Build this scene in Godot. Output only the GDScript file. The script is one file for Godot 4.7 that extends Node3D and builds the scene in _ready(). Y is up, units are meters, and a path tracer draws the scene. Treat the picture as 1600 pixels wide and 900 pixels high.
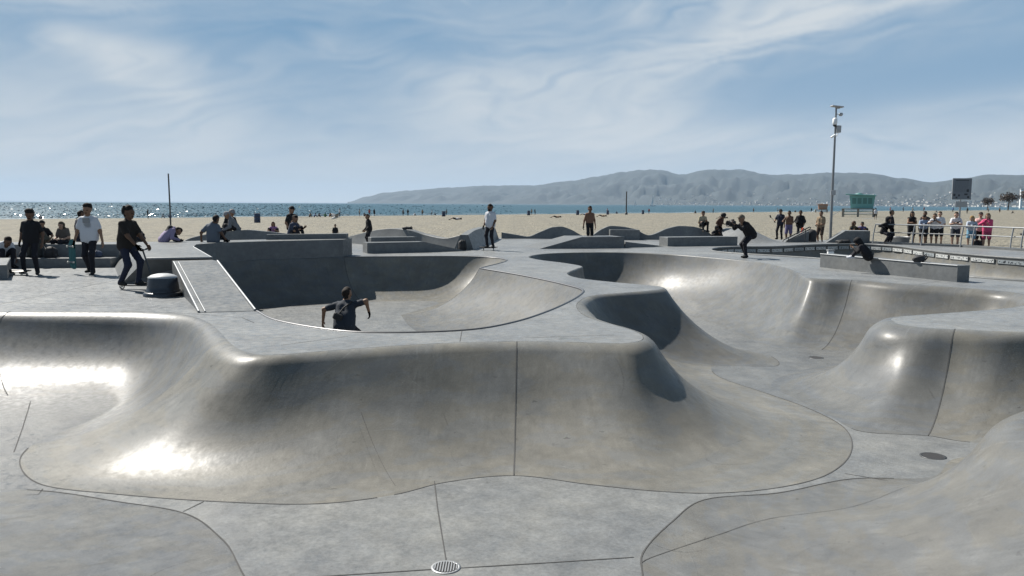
extends Node3D
# A concrete skatepark beside a beach: bowls, ledges and skaters in front, then sand, sea and hazy mountains.
# World axes: x to the right, y up, -z away from the viewer; the flat deck of the park lies at y = 0.

const SNAKE := [
	[-13.00, -13.80, -9.40, -11.90, 0.45],
	[-9.53, -13.74, -7.57, -11.83, 0.45],
	[-8.47, -13.82, -7.14, -11.91, 0.45],
	[-7.51, -13.90, -6.66, -11.99, 0.45],
	[-6.50, -13.89, -6.21, -11.99, 0.45],
	[-5.63, -13.55, -5.83, -11.45, 0.45],
	[-4.92, -12.75, -5.79, -10.76, 0.45],
	[-4.27, -11.61, -5.92, -10.18, 0.45],
	[-3.78, -10.66, -5.94, -9.58, 0.45],
	[-3.44, -10.15, -5.69, -9.00, 0.45],
	[-3.14, -9.93, -5.04, -8.32, 0.45],
	[-2.87, -9.96, -4.12, -8.05, 0.45],
	[-2.47, -10.17, -2.95, -7.85, 0.40],
	[-1.94, -10.44, -1.93, -7.81, 0.40],
	[-1.34, -10.70, -1.22, -8.07, 0.40],
	[-0.66, -10.90, -0.72, -8.45, 0.40],
	[0.07, -11.00, 0.03, -8.68, 0.40],
	[0.72, -10.99, 0.84, -8.41, 0.40],
	[1.24, -10.90, 1.51, -8.22, 0.40],
	[1.61, -10.91, 2.10, -8.16, 0.40],
	[1.82, -11.13, 2.83, -8.32, 0.40],
	[1.90, -11.46, 3.54, -8.74, 0.45],
	[1.88, -11.87, 4.20, -9.63, 0.45],
	[1.72, -12.36, 4.65, -10.93, 0.45],
	[1.47, -12.90, 4.59, -12.18, 0.45],
	[1.25, -13.65, 4.27, -13.41, 0.45],
	[1.20, -14.58, 3.93, -14.59, 0.45],
	[1.30, -15.55, 3.92, -15.40, 0.20],
	[1.69, -16.67, 4.12, -16.00, 0.20],
	[2.36, -17.24, 4.40, -16.01, 0.20],
	[3.02, -17.73, 4.89, -16.02, 0.20],
	[3.42, -18.15, 5.38, -16.04, 0.20],
	[3.45, -18.66, 5.69, -17.29, 0.12],
	[3.07, -19.09, 5.40, -18.23, 0.12],
	[2.38, -19.77, 3.60, -21.00, 0.12],
	[1.74, -20.68, 3.20, -22.20, 0.06],
	[1.51, -21.92, 3.30, -23.20, 0.06],
	[1.90, -23.69, 3.70, -24.40, 0.06],
	[2.14, -24.69, 3.80, -25.40, 0.06],
	[1.71, -26.02, 3.30, -26.40, 0.06],
	[0.88, -27.62, 3.00, -27.50, 0.06],
	[0.60, -29.31, 2.80, -28.60, 0.06],
	[1.55, -31.32, 3.30, -29.40, 0.06],
	[4.11, -32.16, 4.40, -29.50, 0.06],
	[6.04, -31.07, 5.10, -28.60, 0.06],
	[7.27, -29.28, 5.50, -27.20, 0.06],
	[8.22, -27.21, 5.80, -25.20, 0.06],
	[8.43, -24.97, 6.00, -23.20, 0.06],
	[8.13, -22.51, 6.05, -21.20, 0.12],
	[7.92, -21.11, 6.25, -18.56, 0.30],
	[8.21, -20.85, 6.80, -18.42, 0.30],
	[8.81, -20.62, 7.20, -18.34, 0.30],
	[9.54, -19.65, 8.20, -17.90, 0.30],
	[10.51, -18.78, 8.90, -17.30, 0.30],
	[11.13, -17.97, 9.20, -17.15, 0.30],
	[11.17, -17.08, 9.30, -16.95, 0.30],
	[10.69, -16.15, 9.25, -16.75, 0.30],
	[9.61, -15.09, 8.90, -16.60, 0.30],
	[8.08, -14.31, 8.20, -16.50, 0.45],
	[7.05, -13.85, 6.80, -16.40, 0.45],
	[6.58, -13.60, 6.15, -15.91, 0.45],
	[6.39, -13.36, 5.51, -15.37, 0.45],
	[6.33, -13.14, 4.62, -13.99, 0.45],
	[6.27, -12.85, 4.66, -12.80, 0.45],
	[6.34, -12.65, 4.73, -11.54, 0.45],
	[6.53, -12.45, 4.80, -10.71, 0.45],
	[6.91, -12.34, 5.60, -10.49, 0.45],
	[7.64, -12.11, 5.98, -10.17, 0.45],
	[11.50, -12.60, 8.20, -10.30, 0.45],
	[15.00, -12.60, 14.00, -10.30, 0.45],
	[16.00, -11.00, 14.50, -9.90, 0.45],
	[15.00, -7.40, 14.00, -9.50, 0.45],
	[9.50, -7.60, 8.40, -9.60, 0.45],
	[6.80, -7.90, 5.45, -9.45, 0.45],
	[5.40, -7.55, 4.72, -8.71, 0.45],
	[4.60, -6.95, 3.79, -8.63, 0.45],
	[4.20, -6.10, 2.82, -8.18, 0.45],
	[3.90, -5.30, 1.99, -7.97, 0.45],
	[3.65, -4.50, 1.55, -7.40, 0.45],
	[3.20, -3.50, 1.15, -6.69, 0.45],
	[2.20, -2.70, 0.96, -5.94, 0.45],
	[0.00, -2.50, -0.20, -5.60, 0.45],
	[-3.00, -2.60, -1.79, -5.81, 0.45],
	[-5.20, -3.50, -2.58, -6.91, 0.45],
	[-6.60, -4.50, -3.17, -7.53, 0.45],
	[-7.10, -5.20, -4.02, -7.85, 0.45],
	[-7.90, -6.10, -4.85, -8.12, 0.45],
	[-9.60, -6.90, -6.00, -8.25, 0.45],
	[-13.00, -7.30, -12.00, -9.20, 0.45],
	[-14.50, -10.50, -12.80, -10.50, 0.45]]

# left street pool: lip x, z, floor x, z, crease flag
const POOL := [
	[-4.50, -14.00, -3.00, -15.30, 1], [-5.60, -16.10, -3.90, -17.00, 0], [-7.00, -18.70, -5.20, -19.40, 1], [-8.20, -21.10, -6.40, -21.50, 0], [-9.30, -23.40, -7.45, -23.50, 0],
	[-9.72, -24.70, -7.70, -24.25, 0], [-9.45, -25.70, -7.50, -24.90, 0], [-8.50, -26.70, -7.00, -25.30, 0], [-6.00, -28.45, -5.00, -26.75, 1], [-4.15, -28.76, -3.85, -26.95, 0],
	[-1.94, -29.05, -2.90, -27.05, 0], [-0.75, -28.60, -2.55, -26.90, 0], [-0.22, -27.50, -2.45, -26.50, 0], [-0.22, -26.60, -2.55, -25.90, 0], [-0.95, -23.75, -3.30, -23.60, 1],
	[0.34, -21.26, -2.70, -21.20, 0], [1.30, -18.90, -1.35, -17.90, 0], [1.58, -17.80, -0.95, -17.10, 0], [1.41, -16.65, -0.90, -16.45, 0], [0.69, -14.29, -1.10, -15.40, 0],
	[0.00, -12.75, -1.30, -14.70, 0], [-0.58, -12.03, -1.50, -14.30, 0], [-1.42, -11.72, -1.80, -14.00, 0], [-2.28, -11.73, -2.10, -13.90, 0], [-2.93, -12.08, -2.40, -14.00, 0], [-3.86, -12.93, -2.75, -14.50, 0]]
# tiled pool at the back right: lip x, z
const TILED := [
	[8.55, -34.30], [9.30, -35.70], [10.30, -36.40], [12.05, -36.80], [13.93, -38.30], [15.84, -39.40], [17.40, -39.60], [18.20, -38.20], [18.00, -35.20], [17.95, -32.30], [18.80, -29.00],
	[21.0, -25.2], [21.5, -21.0], [17.5, -18.4], [13.60, -19.90], [12.30, -21.60], [11.94, -24.81], [11.01, -28.60], [10.35, -29.60], [8.96, -31.30], [8.35, -32.60]]

const SUN := Vector3(-0.51, 0.74, -0.49)
var M := {}
var rng := RandomNumberGenerator.new()
var used := {}
var snake_lip: PackedVector2Array
var snake_floor: PackedVector2Array
var pool_lip: PackedVector2Array
var pool_floor: PackedVector2Array
var tiled_lip: PackedVector2Array
var tiled_floor: PackedVector2Array


func lin(r: float, g: float, b: float) -> Color:
	return Color(r, g, b).linear_to_srgb()


func numbered(called: String) -> String:
	var n: int = used.get(called, 0)
	used[called] = n + 1
	return called if n == 0 else "%s_%03d" % [called, n]


func tag(o: Node3D, label: String, category: String, group := "") -> Node3D:
	o.set_meta("label", label)
	o.set_meta("category", category)
	if group != "":
		o.set_meta("group", group)
	return o


func thing(called: String, label: String, category: String, at := Vector3.ZERO, turn := 0.0, group := "") -> Node3D:
	var o := Node3D.new()
	o.name = numbered(called)
	add_child(o)
	o.position = at
	o.rotation.y = turn
	return tag(o, label, category, group)


func struct(called: String, mesh: Mesh, m: Material) -> MeshInstance3D:
	var o := part(called, mesh, m, self)
	o.set_meta("kind", "structure")
	return o


func part(called: String, mesh: Mesh, m: Material, parent: Node) -> MeshInstance3D:
	var o := MeshInstance3D.new()
	o.name = numbered(called) if parent == self else called
	o.mesh = mesh
	o.material_override = m
	parent.add_child(o, true)
	return o


func begin() -> SurfaceTool:
	var st := SurfaceTool.new()
	st.begin(Mesh.PRIMITIVE_TRIANGLES)
	return st


func flat(st: SurfaceTool) -> ArrayMesh:
	st.generate_normals()
	return st.commit()


func tri(st: SurfaceTool, a: Vector3, b: Vector3, c: Vector3) -> void:
	st.add_vertex(a)
	st.add_vertex(b)
	st.add_vertex(c)


func quad(st: SurfaceTool, a: Vector3, b: Vector3, c: Vector3, d: Vector3) -> void:
	tri(st, a, b, c)
	tri(st, a, c, d)


# a closed solid between two rings of equal size (bottom, top), flat shaded
func solid(st: SurfaceTool, low: PackedVector3Array, high: PackedVector3Array) -> void:
	st.set_smooth_group(-1)
	var n := low.size()
	for i in n:
		var j := (i + 1) % n
		quad(st, low[i], high[i], high[j], low[j])
	var flat2 := PackedVector2Array()
	for p in high:
		flat2.append(Vector2(p.x, p.z))
	var ids := Geometry2D.triangulate_polygon(flat2)
	for k in range(0, ids.size(), 3):
		tri(st, high[ids[k]], high[ids[k + 1]], high[ids[k + 2]])
		tri(st, low[ids[k]], low[ids[k + 2]], low[ids[k + 1]])


func box(st: SurfaceTool, c: Vector3, s: Vector3, b := Basis.IDENTITY, chamfer := 0.0) -> void:
	var h := s / 2
	var k := minf(chamfer, minf(h.x, minf(h.y, h.z)) * 0.6)
	var low := PackedVector3Array()
	var high := PackedVector3Array()
	if k <= 0:
		for q in [[-1, -1], [1, -1], [1, 1], [-1, 1]]:
			low.append(c + b * Vector3(q[0] * h.x, -h.y, q[1] * h.z))
			high.append(c + b * Vector3(q[0] * h.x, h.y, q[1] * h.z))
		solid_any(st, [low, high])
		return
	var rings := []
	for lv in [[-h.y, k], [-h.y + k, 0.0], [h.y - k, 0.0], [h.y, k]]:
		var r := PackedVector3Array()
		var i: float = lv[1]
		var x := h.x - i
		var z := h.z - i
		for q in [[-x + k, -z], [x - k, -z], [x, -z + k], [x, z - k], [x - k, z], [-x + k, z], [-x, z - k], [-x, -z + k]]:
			r.append(c + b * Vector3(q[0], lv[0], q[1]))
		rings.append(r)
	solid_any(st, rings)


# stack of rings closed by fans, flat shaded
func solid_any(st: SurfaceTool, rings: Array, smooth := -1) -> void:
	st.set_smooth_group(smooth)
	for k in rings.size() - 1:
		var a: PackedVector3Array = rings[k]
		var b: PackedVector3Array = rings[k + 1]
		for i in a.size():
			var j := (i + 1) % a.size()
			quad(st, a[i], a[j], b[j], b[i])
	st.set_smooth_group(-1)
	for e in [0, rings.size() - 1]:
		var r: PackedVector3Array = rings[e]
		for i in range(1, r.size() - 1):
			if e == 0:
				tri(st, r[0], r[i + 1], r[i])
			else:
				tri(st, r[0], r[i], r[i + 1])


# turned body about y: profile of (radius, height)
func lathe(st: SurfaceTool, at: Vector3, profile: Array, n := 24, b := Basis.IDENTITY) -> void:
	var rings := []
	for p in profile:
		var r := PackedVector3Array()
		for i in n:
			var a := -TAU * i / n
			r.append(at + b * Vector3(cos(a) * p[0], p[1], sin(a) * p[0]))
		rings.append(r)
	solid_any(st, rings, 0)


func tube(st: SurfaceTool, path: PackedVector3Array, r: float, n := 8, closed := false, r_end := -1.0) -> void:
	var rings := []
	var count := path.size()
	for i in count:
		var t: Vector3
		if closed:
			t = (path[(i + 1) % count] - path[(i - 1 + count) % count]).normalized()
		else:
			t = (path[mini(i + 1, count - 1)] - path[maxi(i - 1, 0)]).normalized()
		var up := Vector3.UP if absf(t.y) < 0.95 else Vector3.RIGHT
		var s := t.cross(up).normalized()
		var u := s.cross(t)
		var rr := r if r_end < 0 else lerpf(r, r_end, float(i) / (count - 1))
		var ring := PackedVector3Array()
		for k in n:
			var a := TAU * k / n
			ring.append(path[i] + (s * cos(a) + u * sin(a)) * rr)
		rings.append(ring)
	if closed:
		rings.append(rings[0])
	solid_any(st, rings, 0)


func spline(pts: Array, n: int, closed: bool, creases := []) -> PackedVector2Array:
	var out := PackedVector2Array()
	var count := pts.size()
	for i in (count if closed else count - 1):
		var p1: Vector2 = pts[i]
		var p2: Vector2 = pts[(i + 1) % count]
		var p0: Vector2 = pts[(i - 1 + count) % count] if (closed or i > 0) else p1 * 2 - p2
		var p3: Vector2 = pts[(i + 2) % count] if (closed or i < count - 2) else p2 * 2 - p1
		if creases.size() and creases[i]:
			p0 = p1 * 2 - p2
		if creases.size() and creases[(i + 1) % count]:
			p3 = p2 * 2 - p1
		var t1 := sqrt(maxf(1e-4, p0.distance_to(p1)))
		var t2 := t1 + sqrt(maxf(1e-4, p1.distance_to(p2)))
		var t3 := t2 + sqrt(maxf(1e-4, p2.distance_to(p3)))
		for k in n:
			var t := t1 + (t2 - t1) * k / n
			var a1 := p0 * ((t1 - t) / t1) + p1 * (t / t1)
			var a2 := p1 * ((t2 - t) / (t2 - t1)) + p2 * ((t - t1) / (t2 - t1))
			var a3 := p2 * ((t3 - t) / (t3 - t2)) + p3 * ((t - t2) / (t3 - t2))
			var b1 := a1 * ((t2 - t) / t2) + a2 * (t / t2)
			var b2 := a2 * ((t3 - t) / (t3 - t1)) + a3 * ((t - t1) / (t3 - t1))
			out.append(b1 * ((t2 - t) / (t2 - t1)) + b2 * ((t - t1) / (t2 - t1)))
	if not closed:
		out.append(pts[-1])
	return out


# height of the snake bowl's floor: level in front, falling gently to the deep end, rising in the left channel
func snake_depth(p: Vector2) -> float:
	var d := -p.y
	var h := -1.12
	if p.x > 1.0:
		h -= 0.033 * maxf(0, d - 9.0) * minf(1, (p.x - 1.0) / 1.5)
	if p.x < -3:
		h += 0.034 * maxf(0, d - 9.4) * minf(1, (-3 - p.x) / 1.5)
	return h


# ---------------------------------------------------------------- materials
func noise(freq: float, octaves: int, seed_: int, kind := FastNoiseLite.TYPE_SIMPLEX_SMOOTH) -> FastNoiseLite:
	var n := FastNoiseLite.new()
	n.noise_type = kind
	n.seed = seed_
	n.frequency = freq
	n.fractal_octaves = octaves
	return n


func noise_bytes(size: int, n: FastNoiseLite) -> PackedByteArray:
	var im := n.get_seamless_image(size, size)
	im.convert(Image.FORMAT_L8)
	return im.get_data()


# grey cement: fine sand grain, trowel clouds, pin holes and pale scuffs
func cement_texture(seed_: int, contrast: float, marks := 0) -> ImageTexture:
	var s := 1024
	var fine := noise_bytes(s, noise(0.16, 3, seed_))
	var mid := noise_bytes(s, noise(0.018, 5, seed_ + 1))
	var wide := noise_bytes(s, noise(0.005, 4, seed_ + 2))
	var data := PackedByteArray()
	data.resize(s * s * 3)
	for i in s * s:
		var f := (fine[i] - 128) * 0.22 + (mid[i] - 128) * 0.20 + (wide[i] - 128) * 0.18
		var v := 234.0 + f * contrast * 0.36
		if fine[i] < 34:
			v -= 14
		var warm := (wide[i] - 128) * 0.012 * contrast
		data[i * 3] = clampi(int(v + warm), 0, 255)
		data[i * 3 + 1] = clampi(int(v + warm * 0.3), 0, 255)
		data[i * 3 + 2] = clampi(int(v - warm), 0, 255)
	if marks:
		data = add_marks(data, s, marks, marks, 8.0, seed_)
	return ImageTexture.create_from_image(Image.create_from_data(s, s, false, Image.FORMAT_RGB8, data))


# thin wheel scratches, scuffs and drip spots drawn into a texture's bytes
func add_marks(data: PackedByteArray, w: int, lines: int, spots: int, amp: float, seed_: int) -> PackedByteArray:
	var r := RandomNumberGenerator.new()
	r.seed = seed_
	for k in lines:
		var q := Vector2(r.randf() * w, r.randf() * w)
		var a := r.randf() * TAU
		var bend := r.randfn(0, 0.004)
		var long := int(r.randf_range(30, 330))
		var shade := r.randfn(0, 1) * amp
		var wide := 1 + int(r.randf() < 0.25)
		for s in long:
			q += Vector2(cos(a), sin(a))
			a += bend
			if r.randf() < 0.22:
				continue
			var fade := shade * sin(PI * s / long)
			for e in wide:
				var i := (posmod(int(q.y), w) * w + posmod(int(q.x) + e, w)) * 3
				for c in 3:
					data[i + c] = clampi(int(data[i + c] + fade), 0, 255)
	for k in spots:
		var q := Vector2(r.randf() * w, r.randf() * w)
		var rad := r.randf() * r.randf() * 16 + 1.2
		var shade := -absf(r.randfn(0, 1)) * amp * (0.9 if rad > 5 else 2.2)
		var n := int(rad) + 1
		for y in range(-n, n + 1):
			for x in range(-n, n + 1):
				var wob := rad * (0.75 + 0.25 * sin(atan2(y, x) * 3 + k))
				if x * x + y * y < wob * wob:
					var i := (posmod(int(q.y) + y, w) * w + posmod(int(q.x) + x, w)) * 3
					for c in 3:
						data[i + c] = clampi(int(data[i + c] + shade * (0.6 + 0.4 * r.randf())), 0, 255)
	return data


# wheel marks and water stains that run along and down the bowl walls (u along the lip, v down the wall)
func wall_wear_texture() -> ImageTexture:
	var w := 1024
	var cloud := noise_bytes(w, noise(0.006, 4, 51))
	var cloud2 := noise_bytes(w, noise(0.011, 5, 57))
	var grain := noise_bytes(w, noise(0.05, 3, 53))
	var data := PackedByteArray()
	data.resize(w * w * 3)
	for y in w:
		for x in w:
			var i := y * w + x
			# streaks: the same noise read squeezed across and stretched down
			var s1 := grain[((y / 14 + 331) % w) * w + (x * 2) % w] - 128
			var s2 := grain[((y / 6 + 97) % w) * w + x] - 128
			var mask := clampf((cloud2[i] - 105) / 90.0, 0, 1)
			var v := 230.0 + (cloud[i] - 128) * 0.10 + (cloud2[i] - 128) * 0.045 + (s1 * 0.085 + s2 * 0.09) * mask
			var warm := clampf((cloud2[(i + 524000) % (w * w)] - 118) * 0.16, -2, 4)
			data[i * 3] = clampi(int(v + warm * 0.7), 0, 255)
			data[i * 3 + 1] = clampi(int(v + warm * 0.1), 0, 255)
			data[i * 3 + 2] = clampi(int(v - warm), 0, 255)
	data = add_marks(data, w, 420, 260, 11.0, 5)
	return ImageTexture.create_from_image(Image.create_from_data(w, w, false, Image.FORMAT_RGB8, data))


func noise_texture(n: FastNoiseLite, size: int, lo: float, hi: float) -> ImageTexture:
	var d := noise_bytes(size, n)
	for i in d.size():
		d[i] = clampi(int(255 * lerpf(lo, hi, d[i] / 255.0)), 0, 255)
	return ImageTexture.create_from_image(Image.create_from_data(size, size, false, Image.FORMAT_L8, d))


func plain(called: String, c: Color, rough := 0.8, metal := 0.0, spec := 0.5) -> StandardMaterial3D:
	var m := StandardMaterial3D.new()
	m.resource_name = called
	m.albedo_color = c
	m.roughness = rough
	m.metallic = metal
	m.metallic_specular = spec
	M[called] = m
	return m


func textured(called: String, c: Color, tex: Texture2D, scale: float, rough: float) -> StandardMaterial3D:
	var m := plain(called, c, rough)
	m.albedo_texture = tex
	m.uv1_triplanar = true
	m.uv1_world_triplanar = true
	m.uv1_scale = Vector3.ONE * scale
	return m


func make_materials() -> void:
	var cement := cement_texture(3, 1.25, 90)
	var cement_rough := noise_texture(noise(0.05, 6, 77), 512, 0.4, 1.1)
	var grain := noise_texture(noise(0.12, 4, 9), 512, 0.0, 1.0)
	var wear := wall_wear_texture()
	var deck_wear := cement_texture(31, 1.6, 260)
	for spec in [["deck", lin(0.248, 0.258, 0.264), 0.62, 0.12], ["ledge", lin(0.215, 0.223, 0.226), 0.6, 0.12]]:
		var m := textured(spec[0], spec[1], cement, 0.21, spec[2])
		m.roughness_texture = cement_rough
		m.heightmap_enabled = true
		m.heightmap_texture = grain
		m.heightmap_scale = spec[3]
		m.detail_enabled = true
		m.detail_albedo = deck_wear
		m.detail_blend_mode = BaseMaterial3D.BLEND_MODE_MUL
		m.detail_uv_layer = BaseMaterial3D.DETAIL_UV_2
		m.uv2_triplanar = true
		m.uv2_world_triplanar = true
		m.uv2_scale = Vector3.ONE * 0.037
		m.metallic_specular = 0.24
	# trowelled bowl shells, a few batches of slightly different cement
	for spec in [["shell_a", lin(0.178, 0.184, 0.187), 0.60], ["shell_b", lin(0.218, 0.216, 0.203), 0.60], ["shell_c", lin(0.176, 0.178, 0.175), 0.60], ["shell_d", lin(0.175, 0.177, 0.175), 0.60]]:
		var m := textured(spec[0], spec[1], cement, 0.27, spec[2])
		m.roughness_texture = cement_rough
		m.heightmap_enabled = true
		m.heightmap_texture = grain
		m.heightmap_scale = 0.115
		m.detail_enabled = true
		m.detail_albedo = wear
		m.detail_blend_mode = BaseMaterial3D.BLEND_MODE_MUL
		m.detail_uv_layer = BaseMaterial3D.DETAIL_UV_2
		m.uv2_scale = Vector3(1.0 / 9.0, 1.0 / 5.0, 1)
		m.metallic_specular = 0.21
		m.clearcoat_enabled = true
		m.clearcoat = 0.12
		m.clearcoat_roughness = 0.30
	for spec in [["shell_floor", lin(0.178, 0.184, 0.187), 0.6], ["floor_pale", lin(0.228, 0.235, 0.236), 0.6], ["floor_grey", lin(0.185, 0.190, 0.191), 0.52]]:
		var m := textured(spec[0], spec[1], cement, 0.31, spec[2])
		m.roughness_texture = cement_rough
		m.detail_enabled = true
		m.detail_albedo = deck_wear
		m.detail_blend_mode = BaseMaterial3D.BLEND_MODE_MUL
		m.detail_uv_layer = BaseMaterial3D.DETAIL_UV_2
		m.uv2_triplanar = true
		m.uv2_world_triplanar = true
		m.uv2_scale = Vector3.ONE * 0.11
		m.metallic_specular = 0.27
	plain("joint", lin(0.055, 0.055, 0.055), 0.95)
	plain("coping", lin(0.09, 0.09, 0.095), 0.42, 0.6)
	plain("steel", lin(0.22, 0.23, 0.24), 0.58, 0.5)
	plain("dark_metal", lin(0.05, 0.052, 0.055), 0.45, 0.4)
	var sand_tex := cement_texture(91, 3.0)
	var sand := textured("sand", lin(0.205, 0.190, 0.150), sand_tex, 0.11, 0.95)
	sand.heightmap_enabled = true
	sand.heightmap_texture = noise_texture(noise(0.05, 4, 15), 512, 0, 1)
	sand.heightmap_scale = 16.0
	var water := plain("water", lin(0.030, 0.075, 0.102), 0.34, 0.0, 0.17)
	water.uv1_triplanar = true
	water.uv1_world_triplanar = true
	water.uv1_scale = Vector3(0.028, 0.028, 0.05)
	water.heightmap_enabled = true
	water.heightmap_texture = noise_texture(noise(0.022, 5, 23), 1024, 0, 1)
	water.heightmap_scale = 22.0
	plain("foam", lin(0.75, 0.78, 0.78), 0.9)
	var scrub := textured("scrub", lin(0.034, 0.042, 0.042), cement_texture(61, 1.3), 0.0011, 0.95)
	scrub.uv1_scale = Vector3.ONE * 0.0011


# ---------------------------------------------------------------- lofted bowls
# surface from a lip loop to a floor loop: convex roll of radius rc, then a round transition to the floor
var loft_p := []
var loft_n := []


func loft(lip: PackedVector2Array, low: PackedVector2Array, rolls: PackedFloat32Array, depth: Callable, gentle := Vector2i(-1, -1), apron := Vector2i(-1, -1)) -> void:
	loft_p = []
	loft_n = []
	for i in lip.size():
		var a := lip[i]
		var f := low[i]
		var full := a.distance_to(f)
		var run := full
		if i >= apron.x and i <= apron.y:
			run *= 1.0 - 0.22 * smoothstep(0, 14, i - apron.x) * smoothstep(0, 14, apron.y - i)
		var drop: float = -depth.call(f)
		var wall := 0.0
		if drop > run * 0.98:
			wall = drop - run * 0.98
		var dd := drop - wall
		var ang := 2 * atan(dd / run)
		var plain_len := 0.0
		if i >= gentle.x and i <= gentle.y:
			var edge := smoothstep(0, 16, i - gentle.x) * smoothstep(0, 16, gentle.y - i)
			ang = minf(ang, lerpf(ang, maxf(deg_to_rad(41), atan(dd / run) * 1.3), edge))
			plain_len = maxf(0, (dd * sin(ang) - run * (1 - cos(ang))) / (1 - cos(ang)))
		var total := (dd - plain_len * sin(ang)) / (1 - cos(ang))
		var rc := minf(rolls[i], total * 0.6)
		var r := total - rc
		var row := PackedVector3Array()
		for k in 31:
			var x: float
			var y: float
			if k <= 10:
				var th := ang * k / 10.0
				x = rc * sin(th)
				y = -rc * (1 - cos(th))
			else:
				var th := ang * (1 - minf(1.0, (k - 11) / 18.0))
				x = run - r * sin(th)
				y = -drop + r * (1 - cos(th))
			var q := a.lerp(f, x / full) if k < 30 else f
			row.append(Vector3(q.x, y, q.y))
		loft_p.append(row)


func loft_normals(closed: bool, soft_lip: bool) -> void:
	loft_n = []
	var n := loft_p.size()
	for i in n:
		var prev: PackedVector3Array = loft_p[(i - 1 + n) % n] if closed else loft_p[maxi(i - 1, 0)]
		var next: PackedVector3Array = loft_p[(i + 1) % n] if closed else loft_p[mini(i + 1, n - 1)]
		var row: PackedVector3Array = loft_p[i]
		var out := PackedVector3Array()
		for k in row.size():
			var dv := row[mini(k + 1, row.size() - 1)] - row[maxi(k - 1, 0)]
			var nn := dv.cross(next[k] - prev[k])
			if nn.y < 0:
				nn = -nn
			nn = nn.normalized()
			if (k == 0 and soft_lip) or k == row.size() - 1:
				nn = Vector3.UP
			out.append(nn)
		loft_n.append(out)


func loft_mesh(from: int, to: int, along: PackedFloat32Array) -> ArrayMesh:
	var n := loft_p.size()
	var rows := to - from + 1
	var cols: int = loft_p[0].size()
	var v := PackedVector3Array()
	var nn := PackedVector3Array()
	var uv := PackedVector2Array()
	var ids := PackedInt32Array()
	for r in rows:
		var row: PackedVector3Array = loft_p[(from + r) % n]
		var s := 0.0
		for k in cols:
			if k > 0:
				s += row[k].distance_to(row[k - 1])
			v.append(row[k])
			nn.append(loft_n[(from + r) % n][k])
			uv.append(Vector2(along[from + r], s))
	for r in rows - 1:
		for k in cols - 1:
			var a := r * cols + k
			var b := a + cols
			# clockwise seen from above
			var up := (v[a + 1] - v[a]).cross(v[b] - v[a]).y
			if up < 0:
				ids.append_array([a, a + 1, b + 1, a, b + 1, b])
			else:
				ids.append_array([a, b + 1, a + 1, a, b, b + 1])
	var arr := []
	arr.resize(Mesh.ARRAY_MAX)
	arr[Mesh.ARRAY_VERTEX] = v
	arr[Mesh.ARRAY_NORMAL] = nn
	arr[Mesh.ARRAY_TEX_UV] = uv
	arr[Mesh.ARRAY_TEX_UV2] = uv
	arr[Mesh.ARRAY_INDEX] = ids
	var m := ArrayMesh.new()
	m.add_surface_from_arrays(Mesh.PRIMITIVE_TRIANGLES, arr)
	return m


# the polygons of a rectangle cut into cells, with holes left out or a region kept
func cells(x0: float, x1: float, z0: float, z1: float, step: float, holes: Array, keep: Variant, height: Callable) -> ArrayMesh:
	var st := begin()
	st.set_smooth_group(0)
	var v := PackedVector3Array()
	var nx := int(ceil((x1 - x0) / step))
	var nz := int(ceil((z1 - z0) / step))
	for ix in nx:
		for iz in nz:
			var a := Vector2(x0 + ix * step, z0 + iz * step)
			var b := Vector2(minf(a.x + step, x1), minf(a.y + step, z1))
			var polys: Array = [PackedVector2Array([a, Vector2(b.x, a.y), b, Vector2(a.x, b.y)])]
			if keep != null:
				polys = Geometry2D.intersect_polygons(polys[0], keep)
			for hole in holes:
				var rest := []
				for p in polys:
					rest.append_array(Geometry2D.clip_polygons(p, hole))
				polys = rest
			for p in polys:
				var ids := Geometry2D.triangulate_polygon(p)
				for k in range(0, ids.size(), 3):
					var t := [p[ids[k]], p[ids[k + 1]], p[ids[k + 2]]]
					if (t[1] - t[0]).cross(t[2] - t[0]) < 0:
						t = [t[0], t[2], t[1]]
					for q in t:
						st.set_normal(Vector3(height.call(q - Vector2(0.05, 0)) - height.call(q + Vector2(0.05, 0)), 0.1, height.call(q - Vector2(0, 0.05)) - height.call(q + Vector2(0, 0.05))).normalized())
						st.add_vertex(Vector3(q.x, height.call(q), q.y))
	return st.commit()


# a dirt-filled saw cut: a narrow strip that lies on the surface
func strip(pts: PackedVector3Array, normals: Variant, width: float, lift := 0.004) -> ArrayMesh:
	var st := begin()
	var left := PackedVector3Array()
	var right := PackedVector3Array()
	for i in pts.size():
		var t := (pts[mini(i + 1, pts.size() - 1)] - pts[maxi(i - 1, 0)]).normalized()
		var n: Vector3 = normals[i] if normals != null else Vector3.UP
		var s := n.cross(t).normalized() * width * 0.5 * (0.75 + 0.5 * fmod(absf(sin(i * 12.9) * 43758.5), 1.0))
		left.append(pts[i] + s + n * lift)
		right.append(pts[i] - s + n * lift)
	for i in pts.size() - 1:
		quad(st, left[i], left[i + 1], right[i + 1], right[i])
	return flat(st)


func on_floor(pts: Array, depth: Callable, step := 0.25) -> PackedVector3Array:
	var out := PackedVector3Array()
	for i in pts.size() - 1:
		var n := maxi(1, int(pts[i].distance_to(pts[i + 1]) / step))
		for k in n:
			var q: Vector2 = pts[i].lerp(pts[i + 1], float(k) / n)
			out.append(Vector3(q.x, depth.call(q), q.y))
	out.append(Vector3(pts[-1].x, depth.call(pts[-1]), pts[-1].y))
	return out


func lengths(loop: PackedVector2Array) -> PackedFloat32Array:
	var out := PackedFloat32Array([0.0])
	for i in loop.size() * 2:
		out.append(out[-1] + loop[i % loop.size()].distance_to(loop[(i + 1) % loop.size()]))
	return out


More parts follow.
